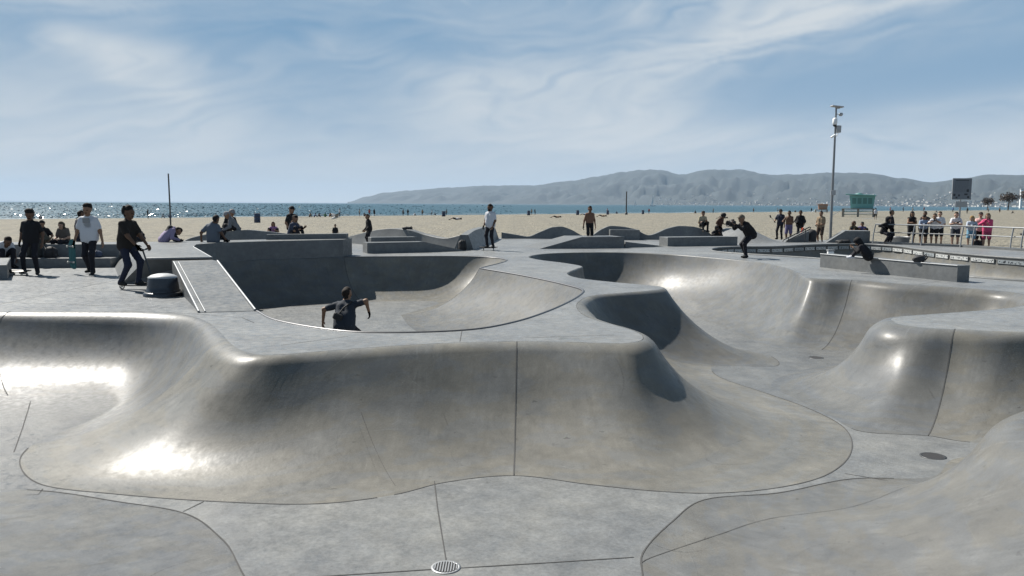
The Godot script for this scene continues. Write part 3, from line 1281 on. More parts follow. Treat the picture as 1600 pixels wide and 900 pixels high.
# ribbon wall with a rolling crest; path of x, z, crest height
func wave_wall(label: String, path: Array, thick := 0.35) -> void:
	var flat_path := []
	var crest := []
	for p in path:
		flat_path.append(Vector2(p[0], p[1]))
		crest.append(Vector2(p[2], 0))
	var line := spline(flat_path, 8, false)
	var tops := spline(crest, 8, false)
	var origin := Vector3(line[0].x, 0, line[0].y)
	var t := thing("wave_wall", label, "wall", origin, 0, "rolling concrete walls at the sand's edge")
	var v := []
	var st := begin()
	st.set_smooth_group(0)
	var n := line.size()
	for i in n:
		var d := (line[mini(i + 1, n - 1)] - line[maxi(i - 1, 0)]).normalized()
		var side := Vector2(-d.y, d.x)
		var h := maxf(0.05, tops[i].x)
		var row := PackedVector3Array()
		# foot, lean of the face, rounded crest, back
		for q in [[thick * 0.5 + h * 0.42, -0.14], [thick * 0.5 + h * 0.20, h * 0.32], [thick * 0.5 + h * 0.05, h * 0.75], [thick * 0.5, h - 0.02], [thick * 0.45, h], [-thick * 0.45, h], [-thick * 0.5, h - 0.03], [-thick * 0.5 - h * 0.5, -0.14]]:
			row.append(Vector3(line[i].x + side.x * q[0], q[1], line[i].y + side.y * q[0]) - origin)
		v.append(row)
	for i in n - 1:
		for k in 7:
			st.set_smooth_group(0 if k < 3 else (1 + k))
			quad(st, v[i][k], v[i + 1][k], v[i + 1][k + 1], v[i][k + 1])
	for e in [0, n - 1]:
		st.set_smooth_group(-1)
		for k in range(1, 7):
			tri(st, v[e][0], v[e][k], v[e][k + 1])
	part("face", flat(st), M.ledge, t)


func build_ledges() -> void:
	# raised platform beside the pool, its left side a bank
	var high := [[-8.40, -18.35], [-7.05, -18.75], [-9.33, -23.40], [-9.75, -24.70], [-9.48, -25.70], [-8.53, -26.73], [-6.02, -28.48], [-5.95, -29.70], [-8.60, -28.30], [-10.70, -26.90], [-12.10, -25.90]]
	var low := high.duplicate(true)
	low[0] = [-9.15, -18.60]
	low[10] = [-13.10, -26.10]
	low[9] = [-10.9, -27.1]
	var o := Vector3(-9, 0, -23)
	var t := thing("raised_platform", "low raised concrete platform wrapping the far corner of the left pool", "platform", o)
	var st := begin()
	var lo3 := ring(low, -0.02)
	var hi3 := ring(high, 0.62)
	for i in lo3.size():
		lo3[i] -= o
		hi3[i] -= o
	solid(st, lo3, hi3)
	part("block", flat(st), M.ledge, t)
	edge_bar(t, Vector3(-8.40, 0.61, -18.36), Vector3(-7.05, 0.61, -18.76), 0.03)
	edge_bar(t, Vector3(-7.05, 0.61, -18.76), Vector3(-9.33, 0.61, -23.40))
	# ramp up to the platform
	o = Vector3(-6, 0, -16)
	t = thing("concrete_ramp", "sloping pale concrete ramp with steel edges leading up to the platform", "ramp", o)
	st = begin()
	var b := [Vector3(-5.42, 0.008, -13.75), Vector3(-4.53, 0.008, -14.0), Vector3(-6.74, 0.57, -18.27), Vector3(-7.56, 0.57, -17.85), Vector3(-7.02, 0.57, -18.68), Vector3(-7.80, 0.57, -18.3)]
	var g := []
	for i in b.size():
		b[i] -= o
		g.append(Vector3(b[i].x, -0.02, b[i].z))
	st.set_smooth_group(-1)
	quad(st, b[0], b[3], b[2], b[1])
	quad(st, b[3], b[5], b[4], b[2])
	quad(st, g[0], b[0], b[1], g[1])
	tri(st, g[0], g[3], b[3])
	tri(st, g[0], b[3], b[0])
	quad(st, g[3], g[5], b[5], b[3])
	quad(st, g[1], b[1], b[2], g[2])
	quad(st, g[2], b[2], b[4], g[4])
	quad(st, g[4], b[4], b[5], g[5])
	part("slope", flat(st), M.ledge, t)
	edge_bar(t, Vector3(-5.43, 0.02, -13.75), Vector3(-7.56, 0.575, -17.85), 0.022)
	edge_bar(t, Vector3(-5.33, 0.02, -13.78), Vector3(-7.47, 0.575, -17.88), 0.014)
	edge_bar(t, Vector3(-4.53, 0.02, -14.0), Vector3(-6.74, 0.575, -18.27), 0.025)
	slab("low_wall", "thin raised curb along the back of the platform", "curb", [[-8.62, -28.02], [-6.06, -29.2], [-6.06, -29.62], [-8.66, -28.28]], 0.622, 0.80)
	# stepped seating on the left
	slab("seat_step", "long low concrete step in front of the seating tier", "step", [[-21, -21.75], [-11.75, -23.35], [-11.85, -24.1], [-21, -22.5]], -0.02, 0.27)
	slab("seating_tier", "long concrete seating tier at the beach edge, taller than its front step", "seating", [[-21, -22.52], [-11.86, -24.12], [-12.3, -25.6], [-21, -24.2]], -0.02, 0.64)
	slab("concrete_block", "plain concrete block beside the young man with dark curly hair", "block", [[-12.35, -19.50], [-13.85, -22.05], [-17, -21.5], [-16, -18.7]], -0.02, 0.36)
	# ledges in the middle of the park
	st = begin()
	o = Vector3(-5.5, 0, -30.6)
	t = thing("long_ledge", "two-level concrete ledge ramping down at its end, person in black on it", "ledge", o)
	var lo := [Vector3(-5.53, -0.02, -30.5), Vector3(-1.75, -0.02, -32.4), Vector3(-2.05, -0.02, -33.0), Vector3(-5.85, -0.02, -31.3)]
	var hi := [Vector3(-5.53, 0.40, -30.5), Vector3(-3.45, 0.40, -31.55), Vector3(-3.75, 0.40, -32.2), Vector3(-5.85, 0.40, -31.3)]
	for a in [lo, hi]:
		for i in 4:
			a[i] -= o
	solid(st, PackedVector3Array(lo), PackedVector3Array(hi))
	part("block", flat(st), M.ledge, t)
	edge_bar(t, Vector3(-5.53, 0.395, -30.5), Vector3(-3.45, 0.395, -31.55), 0.02)
	slab("upper_ledge", "narrow upper concrete ledge behind the two-level ledge", "ledge", [[-5.6, -31.75], [-3.9, -32.6], [-4.1, -33.0], [-5.8, -32.2]], -0.02, 0.56)
	o = Vector3(3.0, 0, -35)
	t = thing("wedge_ledge", "dark wedge-shaped concrete ledge behind the shirtless skater", "ledge", o)
	st = begin()
	lo = [Vector3(1.20, -0.02, -34.3), Vector3(4.95, -0.02, -35.35), Vector3(4.55, -0.02, -36.9), Vector3(0.4, -0.02, -35.9)]
	hi = [Vector3(3.05, 0.49, -34.82), Vector3(4.95, 0.49, -35.35), Vector3(4.55, 0.49, -36.9), Vector3(2.35, 0.49, -36.4)]
	for a in [lo, hi]:
		for i in 4:
			a[i] -= o
	solid(st, PackedVector3Array(lo), PackedVector3Array(hi))
	part("block", flat(st), M.ledge, t)
	edge_bar(t, Vector3(1.20, 0.0, -34.3), Vector3(3.05, 0.485, -34.82), 0.03)
	edge_bar(t, Vector3(3.05, 0.485, -34.82), Vector3(4.95, 0.485, -35.35), 0.02)
	o = Vector3(5.6, 0, -36.3)
	t = thing("low_bank", "low sunlit concrete bank beside the wedge ledge", "bank", o)
	st = begin()
	lo = [Vector3(5.02, -0.02, -35.6), Vector3(7.3, -0.02, -36.4), Vector3(7.0, -0.02, -38.2), Vector3(4.7, -0.02, -37.4)]
	hi = [Vector3(5.05, 0.26, -35.65), Vector3(6.9, 0.03, -36.5), Vector3(6.6, 0.03, -38.1), Vector3(4.75, 0.26, -37.3)]
	for a in [lo, hi]:
		for i in 4:
			a[i] -= o
	solid(st, PackedVector3Array(lo), PackedVector3Array(hi))
	part("block", flat(st), M.ledge, t)
	t = slab("box_ledge", "rectangular concrete box ledge behind the photographer in black", "ledge", [[7.16, -36.86], [10.71, -38.07], [10.40, -39.0], [6.95, -37.85]], -0.02, 0.41)
	edge_bar(t, Vector3(7.16, 0.405, -36.86), Vector3(10.71, 0.405, -38.07), 0.02)
	slab("small_ledge", "small concrete ledge standing against the tallest rolling wall", "ledge", [[5.3, -43.4], [6.9, -43.4], [6.9, -43.9], [5.3, -43.9]], -0.02, 0.55)
	# rolling walls along the sand
	wave_wall("rolling concrete wall that three men sit along, behind the platform", [[-12.6, -29.3, 0.2], [-11.9, -29.6, 0.6], [-11.3, -29.8, 0.75], [-10.5, -30.0, 0.85], [-9.95, -30.0, 0.90], [-9.35, -30.1, 0.85], [-8.6, -30.3, 0.76], [-7.6, -30.5, 0.6], [-6.4, -30.7, 0.5]])
	wave_wall("rolling concrete wall with a black bag on its crest and another at its foot", [[-8.6, -39.6, 0.1], [-7.2, -38.0, 0.45], [-6.0, -36.7, 0.72], [-5.2, -35.9, 0.80], [-4.5, -35.2, 0.78], [-3.8, -34.8, 0.60], [-2.8, -34.0, 0.46], [-2.1, -33.55, 0.60]])
	wave_wall("rising concrete wall running back behind the man in white shirt", [[-2.0, -33.3, 0.62], [-1.8, -36.0, 0.74], [-1.5, -40.0, 0.76], [-1.1, -44.0, 0.58]])
	wave_wall("single rounded hump of dark concrete wall beyond the man in white shirt", [[-0.6, -44.6, 0.34], [0.2, -44.6, 0.22], [0.85, -44.6, 0.12], [1.5, -44.6, 0.36], [2.2, -44.6, 0.64], [2.7, -44.6, 0.68], [3.3, -44.6, 0.50], [3.8, -44.6, 0.22], [4.3, -44.6, 0.06]])
	wave_wall("double-humped dark concrete wall behind the box ledge", [[4.4, -44.3, 0.2], [4.9, -44.3, 0.55], [5.45, -44.3, 0.74], [6.1, -44.3, 0.70], [6.8, -44.2, 0.56], [7.5, -44.1, 0.25], [8.5, -44.1, 0.62], [9.2, -44.1, 0.76], [9.9, -44.1, 0.73], [10.6, -44.1, 0.55], [11.0, -44.1, 0.22]])
	# pale mound with a smooth crest
	o = Vector3(12.5, 0, -42)
	t = thing("concrete_mound", "pale sunlit concrete mound with a smooth crest behind the photographer", "mound", o)
	st = begin()
	st.set_smooth_group(0)
	var nx := 28
	var nz := 16
	var f := func(ix: int, iz: int) -> Vector3:
		var x := -2.0 + 4.4 * ix / nx
		var z := 2.0 - 4.0 * iz / nz
		var shift := x + 0.5 - z * 0.35
		var y := 0.70 * exp(-shift * shift * 0.9) * smoothstep(2.0, 0.3, z) * smoothstep(-2.0, -1.4, z) * smoothstep(-2.0, -1.2, x)
		return Vector3(x, y - 0.012, z)
	for ix in nx:
		for iz in nz:
			quad(st, f.call(ix, iz), f.call(ix, iz + 1), f.call(ix + 1, iz + 1), f.call(ix + 1, iz))
	part("shell", flat(st), M.deck, t)
	# curved ledge in front of the tiled pool
	var top := spline([Vector2(9.56, -24.79), Vector2(9.85, -23.9), Vector2(10.12, -23.1), Vector2(10.55, -21.75), Vector2(11.20, -20.06)], 5, false)
	var pts := []
	for p in top:
		pts.append([p.x, p.y])
	for k in range(top.size() - 1, -1, -1):
		var d := (top[mini(k + 1, top.size() - 1)] - top[maxi(k - 1, 0)]).normalized()
		var q := top[k] + Vector2(-d.y, d.x) * -0.42 * (1 if d.y > 0 else -1)
		pts.append([q.x, q.y])
	t = thing("curved_ledge", "long pale curved concrete ledge with a person in black sitting on it", "ledge", Vector3(10.3, 0, -22.4))
	st = begin()
	var l3 := ring(pts, -0.02)
	var h3 := ring(pts, 0.42)
	for i in l3.size():
		l3[i] -= t.position
		h3[i] -= t.position
	solid(st, l3, h3)
	part("block", flat(st), M.ledge, t)
	st = begin()
	var cap := PackedVector3Array()
	for p in top:
		cap.append(Vector3(p.x, 0.415, p.y) - t.position)
	tube(st, cap, 0.018, 6)
	part("steel_edge", flat(st), M.steel, t)
	# wall beyond the tiled pool, its left end sloped
	o = Vector3(17.5, 0, -41.3)
	t = thing("sloped_wall", "grey concrete wall with one sloped end beyond the tiled pool", "wall", o)
	st = begin()
	lo = [Vector3(16.2, -0.02, -41.4), Vector3(18.35, -0.02, -41.1), Vector3(18.65, -0.02, -42.3), Vector3(16.6, -0.02, -42.6)]
	hi = [Vector3(17.15, 0.62, -41.28), Vector3(18.35, 0.62, -41.1), Vector3(18.65, 0.62, -42.3), Vector3(17.5, 0.62, -42.5)]
	for a in [lo, hi]:
		for i in 4:
			a[i] -= o
	solid(st, PackedVector3Array(lo), PackedVector3Array(hi))
	part("block", flat(st), M.ledge, t)
	# small sloping ledge with a handrail
	o = Vector3(14.8, 0, -41.8)
	t = thing("sloping_ledge", "small sloping concrete ledge with a handrail above it", "ledge", o)
	st = begin()
	lo = [Vector3(14.1, -0.02, -41.4), Vector3(15.55, -0.02, -42.0), Vector3(15.45, -0.02, -42.35), Vector3(14.0, -0.02, -41.75)]
	hi = [Vector3(14.1, 0.02, -41.4), Vector3(15.55, 0.58, -42.0), Vector3(15.45, 0.58, -42.35), Vector3(14.0, 0.02, -41.75)]
	for a in [lo, hi]:
		for i in 4:
			a[i] -= o
	solid(st, PackedVector3Array(lo), PackedVector3Array(hi))
	part("block", flat(st), M.ledge, t)
	t = thing("handrail", "black handrail sloping up beside the small concrete ledge", "handrail", Vector3(13.85, 0, -41.05))
	st = begin()
	tube(st, PackedVector3Array([Vector3(0, 0.0, 0), Vector3(0.05, 0.14, -0.02), Vector3(1.6, 0.80, -0.62), Vector3(1.66, 0.76, -0.64), Vector3(1.62, 0.68, -0.63), Vector3(0.25, 0.09, -0.1)]), 0.03, 6)
	part("tube_rail", flat(st), M.dark_metal, t)
	for k in [0.35, 1.35]:
		st = begin()
		tube(st, PackedVector3Array([Vector3(k, -0.02, -k * 0.385), Vector3(k, 0.12 + k * 0.41, -k * 0.385)]), 0.022, 6)
		part("post", flat(st), M.dark_metal, t)
	# a small block on the rim
	t = thing("rim_post", "short white post on the tiled pool's near rim", "post", Vector3(10.95, 0, -27.5))
	st = begin()
	box(st, Vector3(0, 0.17, 0), Vector3(0.2, 0.38, 0.16), Basis.IDENTITY, 0.03)
	part("post_body", flat(st), M.white_paint, t)
	st = begin()
	box(st, Vector3(0, 0.375, 0), Vector3(0.24, 0.04, 0.2), Basis.IDENTITY, 0.01)
	part("cap", flat(st), M.steel, t)


func grate(label: String, at: Vector3, r: float, slotted: bool) -> void:
	var t := thing("drain_grate", label, "drain", at)
	var st := begin()
	lathe(st, Vector3.ZERO, [[r, 0.0], [r, 0.004], [r * 0.82, 0.006], [r * 0.80, 0.003]], 28)
	part("rim", flat(st), M.galvanised if slotted else M.dark_metal, t)
	st = begin()
	lathe(st, Vector3(0, 0.0045, 0), [[r * 0.8, 0.0], [r * 0.8, 0.001]], 24)
	part("opening", flat(st), M.rubber, t)
	if not slotted:
		return
	for k in 9:
		var x := (k - 4) * r * 0.18
		var l := 2 * sqrt(maxf(0.0001, r * r * 0.66 - x * x))
		st = begin()
		box(st, Vector3(x, 0.009, 0), Vector3(r * 0.075, 0.006, l))
		part("bar", flat(st), M.galvanised, t)


func skateboard(label: String, at: Vector3, basis: Basis, deck: Material) -> Node3D:
	var t := thing("skateboard", label, "skateboard", at)
	t.basis = basis
	var st := begin()
	var rings := []
	for layer in [0.086, 0.098]:
		var r := PackedVector3Array()
		for k in 28:
			var a := TAU * k / 28
			var x := cos(a)
			var z := sin(a)
			# stadium outline, kicked up at nose and tail
			var px := clampf(x * 0.62, -0.30, 0.30) + (x * 0.10)
			var kick := maxf(0, absf(px) - 0.27)
			r.append(Vector3(px, layer + kick * 0.38, z * 0.102))
		r.reverse()
		rings.append(r)
	solid_any(st, rings)
	part("deck", flat(st), deck, t)
	for e in [-1, 1]:
		st = begin()
		box(st, Vector3(e * 0.205, 0.070, 0), Vector3(0.05, 0.035, 0.05))
		box(st, Vector3(e * 0.205, 0.045, 0), Vector3(0.025, 0.025, 0.15))
		var truck := part("truck", flat(st), M.steel, t)
		for s in [-1, 1]:
			st = begin()
			lathe(st, Vector3(e * 0.205, 0.027, s * 0.085), [[0.02, -0.016], [0.027, -0.012], [0.027, 0.012], [0.02, 0.016]], 12, Basis(Vector3.RIGHT, PI / 2))
			part("wheel", flat(st), M.wheel_white, truck)
	return t


func scooter(label: String, at: Vector3, turn: float) -> void:
	var t := thing("kick_scooter", label, "scooter", at, turn)   # rides along +x
	var st := begin()
	box(st, Vector3(0, 0.09, 0), Vector3(0.50, 0.03, 0.115), Basis.IDENTITY, 0.01)
	box(st, Vector3(0.31, 0.13, 0), Vector3(0.16, 0.03, 0.05), Basis(Vector3.BACK, 0.6))
	part("deck", flat(st), M.dark_metal, t)
	st = begin()
	tube(st, PackedVector3Array([Vector3(0.44, 0.07, 0), Vector3(0.36, 0.30, 0), Vector3(0.19, 0.86, 0)]), 0.019, 8)
	part("stem", flat(st), M.dark_metal, t)
	st = begin()
	tube(st, PackedVector3Array([Vector3(0.18, 0.88, -0.27), Vector3(0.19, 0.86, 0), Vector3(0.18, 0.88, 0.27)]), 0.016, 8)
	var bar := part("handlebar", flat(st), M.dark_metal, t)
	for s in [-1, 1]:
		st = begin()
		tube(st, PackedVector3Array([Vector3(0.18, 0.88, s * 0.17), Vector3(0.18, 0.88, s * 0.285)]), 0.021, 8)
		part("grip", flat(st), M.rubber, bar)
	for x in [-0.31, 0.45]:
		st = begin()
		var path := PackedVector3Array()
		for k in 16:
			path.append(Vector3(x + cos(TAU * k / 16) * 0.05, 0.062 + sin(TAU * k / 16) * 0.05, 0))
		tube(st, path, 0.0125, 6, true)
		var wheel := part("wheel", flat(st), M.rubber, t)
		st = begin()
		lathe(st, Vector3(x, 0.062, 0), [[0.02, -0.014], [0.02, 0.014]], 10, Basis(Vector3.RIGHT, PI / 2))
		for k in 3:
			var a := TAU * k / 3
			tube(st, PackedVector3Array([Vector3(x, 0.062, 0), Vector3(x + cos(a) * 0.045, 0.062 + sin(a) * 0.045, 0)]), 0.006, 5)
		part("rim", flat(st), M.wheel_white, wheel)


# a soft bag: a squashed, sagging body with straps
func backpack(label: String, at: Vector3, turn: float, s: Vector3, m: Material, tilt := 0.0) -> void:
	var t := thing("bag", label, "bag", at, turn)
	t.rotation.z = tilt
	var st := begin()
	var rings := []
	for k in 9:
		var v := k / 8.0
		var w := sqrt(maxf(0.02, 1 - pow(absf(v * 2 - 0.85) / 1.15, 3.2)))
		var r := PackedVector3Array()
		for i in 16:
			var a := -TAU * i / 16
			var lump := 1 + 0.08 * sin(a * 3 + v * 5)
			var c := cos(a)
			var d := sin(a)
			r.append(Vector3(signf(c) * pow(absf(c), 0.7) * s.x * 0.5 * w * lump, v * s.y, signf(d) * pow(absf(d), 0.7) * s.z * 0.5 * w * lump))
		rings.append(r)
	solid_any(st, rings, 0)
	part("body", flat(st), m, t)
	for e in [-1, 1]:
		st = begin()
		tube(st, PackedVector3Array([Vector3(e * s.x * 0.2, s.y * 0.9, s.z * 0.3), Vector3(e * s.x * 0.28, s.y * 1.02, s.z * 0.5), Vector3(e * s.x * 0.3, s.y * 0.6, s.z * 0.66), Vector3(e * s.x * 0.3, s.y * 0.15, s.z * 0.45)]), 0.014, 6)
		part("strap", flat(st), m, t)
	st = begin()
	box(st, Vector3(0, s.y * 0.35, -s.z * 0.46), Vector3(s.x * 0.6, s.y * 0.4, s.z * 0.2), Basis.IDENTITY, 0.02)
	part("pocket", flat(st), m, t)


func sand_at(x: float, z: float) -> Vector3:
	return Vector3(x, sand_height(Vector2(x, z)), z)


func build_light_pole() -> void:
	var t := thing("light_pole", "tall thin grey light pole carrying a flat lamp and cameras", "light pole", sand_at(18.42, -46.4))
	var st := begin()
	tube(st, PackedVector3Array([Vector3(0, -0.05, 0), Vector3(0, 3.5, 0), Vector3(0, 7.55, 0)]), 0.085, 12, false, 0.05)
	part("shaft", flat(st), M.pole_grey, t)
	st = begin()
	box(st, Vector3(0.02, 7.62, 0.05), Vector3(0.66, 0.07, 0.42), Basis(Vector3.BACK, -0.10), 0.02)
	box(st, Vector3(0.08, 7.56, 0), Vector3(0.2, 0.10, 0.2))
	part("lamp_head", flat(st), M.lamp_grey, t)
	st = begin()
	lathe(st, Vector3(0.26, 7.18, 0.04), [[0.02, -0.1], [0.10, -0.06], [0.12, 0.0], [0.10, 0.08], [0.02, 0.1]], 14)
	tube(st, PackedVector3Array([Vector3(0, 7.2, 0), Vector3(0.2, 7.2, 0.04)]), 0.02, 6)
	part("siren", flat(st), M.lamp_grey, t)
	st = begin()
	lathe(st, Vector3(-0.07, 6.72, 0.08), [[0.06, -0.16], [0.12, -0.10], [0.13, 0.0], [0.13, 0.2], [0.08, 0.26], [0.02, 0.27]], 14)
	var camera_dome := part("camera_dome", flat(st), M.white_paint, t)
	st = begin()
	lathe(st, Vector3(-0.07, 6.6, 0.08), [[0.02, -0.12], [0.08, -0.09], [0.105, -0.02], [0.11, 0.0]], 14)
	part("lens", flat(st), M.glass_dark, camera_dome)
	st = begin()
	box(st, Vector3(0.16, 6.36, 0.05), Vector3(0.26, 0.40, 0.2), Basis.IDENTITY, 0.02)
	part("junction_box", flat(st), M.lamp_grey, t)
	st = begin()
	box(st, Vector3(-0.14, 5.96, 0.12), Vector3(0.30, 0.10, 0.16), Basis(Vector3.BACK, 0.6), 0.02)
	tube(st, PackedVector3Array([Vector3(0.17, 6.15, 0), Vector3(0.1, 5.98, 0), Vector3(-0.1, 6.0, 0.1)]), 0.025, 6)
	part("small_floodlight", flat(st), M.white_paint, t)
	st = begin()
	box(st, Vector3(0.0, 2.75, 0.12), Vector3(0.28, 0.28, 0.06), Basis.IDENTITY, 0.01)
	part("plate", flat(st), M.lamp_grey, t)


func build_fence() -> void:
	var line := [Vector3(18.45, 0, -40.75), Vector3(19.75, 0, -39.35), Vector3(20.0, 0, -38.95), Vector3(21.1, 0, -37.5), Vector3(21.4, 0, -37.1), Vector3(22.0, 0, -35.2), Vector3(22.15, 0, -34.7), Vector3(22.9, 0, -32.6), Vector3(23.4, 0, -31.0)]
	var t := thing("railing", "two-bar steel railing that a row of spectators leans on", "railing", line[0])
	for h in [0.98, 0.58]:
		var st := begin()
		var path := PackedVector3Array()
		for p in line:
			path.append(p - line[0] + Vector3(0, h, 0))
		tube(st, path, 0.032 if h > 0.8 else 0.024, 8)
		part("top_rail" if h > 0.8 else "lower_rail", flat(st), M.steel, t)
	for i in line.size():
		var st := begin()
		var p: Vector3 = line[i] - line[0]
		tube(st, PackedVector3Array([p + Vector3(-0.16, -0.03, 0.1), p + Vector3(-0.1, 0.5, 0.05), p + Vector3(0, 0.98, 0)]), 0.032, 8)
		part("post", flat(st), M.steel, t)
	slab("kerb_wall", "low dark kerb at the foot of the steel railing", "kerb", [[18.2, -40.95], [20.95, -37.5], [21.8, -34.9], [23.1, -31.0], [23.5, -31.1], [22.4, -35.1], [21.4, -37.8], [18.5, -41.2]], -0.02, 0.10, "", M.ledge)


func lifeguard_tower(label: String, at: Vector3, s: float, turn: float, wall: Material, trim: Material) -> void:
	var t := thing("lifeguard_tower", label, "lifeguard tower", at, turn, "lifeguard towers on the sand")
	var st := begin()
	# hut with walls that flare outward to the roof
	var low := PackedVector3Array()
	var high := PackedVector3Array()
	for q in [[-1, -1], [1, -1], [1, 1], [-1, 1]]:
		low.append(Vector3(q[0] * 1.9, 1.5, q[1] * 1.5) * s)
		high.append(Vector3(q[0] * 2.2, 3.9, q[1] * 1.8) * s)
	solid_any(st, [low, high])
	part("hut", flat(st), wall, t)
	for k in 4:
		st = begin()
		box(st, Vector3(-1.35 + k * 0.9, 2.9, 1.66) * s, Vector3(0.7, 1.1, 0.06) * s, Basis(Vector3.RIGHT, 0.125))
		part("shutter", flat(st), trim, t)
	st = begin()
	box(st, Vector3(-0.25, 4.0, 0.2) * s, Vector3(5.2, 0.18, 4.4) * s, Basis(Vector3.BACK, -0.04), 0.03)
	part("roof", flat(st), wall, t)
	st = begin()
	lathe(st, Vector3(-0.6, 4.1, 0) * s, [[0.7 * s, 0.0], [0.65 * s, 0.14 * s], [0.2 * s, 0.3 * s], [0.02, 0.32 * s]], 12)
	part("vent", flat(st), trim, t)
	st = begin()
	box(st, Vector3(-0.6, 1.42, 0.3) * s, Vector3(5.6, 0.14, 4.4) * s)
	var platform := part("platform", flat(st), M.wood_grey, t)
	for q in [[-3.2, 1.9], [-3.2, -1.6], [2.0, 1.9], [2.0, -1.6], [-0.6, 1.9]]:
		st = begin()
		box(st, Vector3(q[0], 0.68, q[1]) * s, Vector3(0.34, 1.46, 0.34) * s)
		part("leg", flat(st), M.wood_grey, t)
	for k in 4:
		st = begin()
		box(st, Vector3(-0.6, 0.35 + k * 0.28, 1.98) * s, Vector3(5.2, 0.13, 0.06) * s)
		part("skirt_board", flat(st), M.white_paint if k % 2 else trim, t)
	for k in 3:
		st = begin()
		box(st, Vector3(-2.9, 1.75 + k * 0.28, 2.4) * s, Vector3(1.5, 0.07, 0.07) * s)
		part("guard_rail", flat(st), M.white_paint, platform)
	st = begin()
	box(st, Vector3(-4.3, 0.66, 0.8) * s, Vector3(2.5, 0.1, 1.2) * s, Basis(Vector3.BACK, 0.58))
	part("access_ramp", flat(st), M.white_paint, t)


func beach_can(label: String, at: Vector3, lidded: bool) -> void:
	var t := thing("trash_can", label, "trash can", at, 0, "trash cans on the sand")
	var st := begin()
	lathe(st, Vector3.ZERO, [[0.30, -0.06], [0.31, 0.02], [0.31, 0.30], [0.325, 0.31], [0.325, 0.34], [0.31, 0.35], [0.31, 0.62], [0.325, 0.63], [0.325, 0.66], [0.31, 0.67], [0.31, 0.92]], 18)
	part("drum", flat(st), M.bin_blue, t)
	st = begin()
	lathe(st, Vector3.ZERO, [[0.33, 0.90], [0.33, 0.95], [0.29, 0.955], [0.28, 0.88]], 18)
	part("rim", flat(st), M.bin_blue if lidded else M.rubber, t)


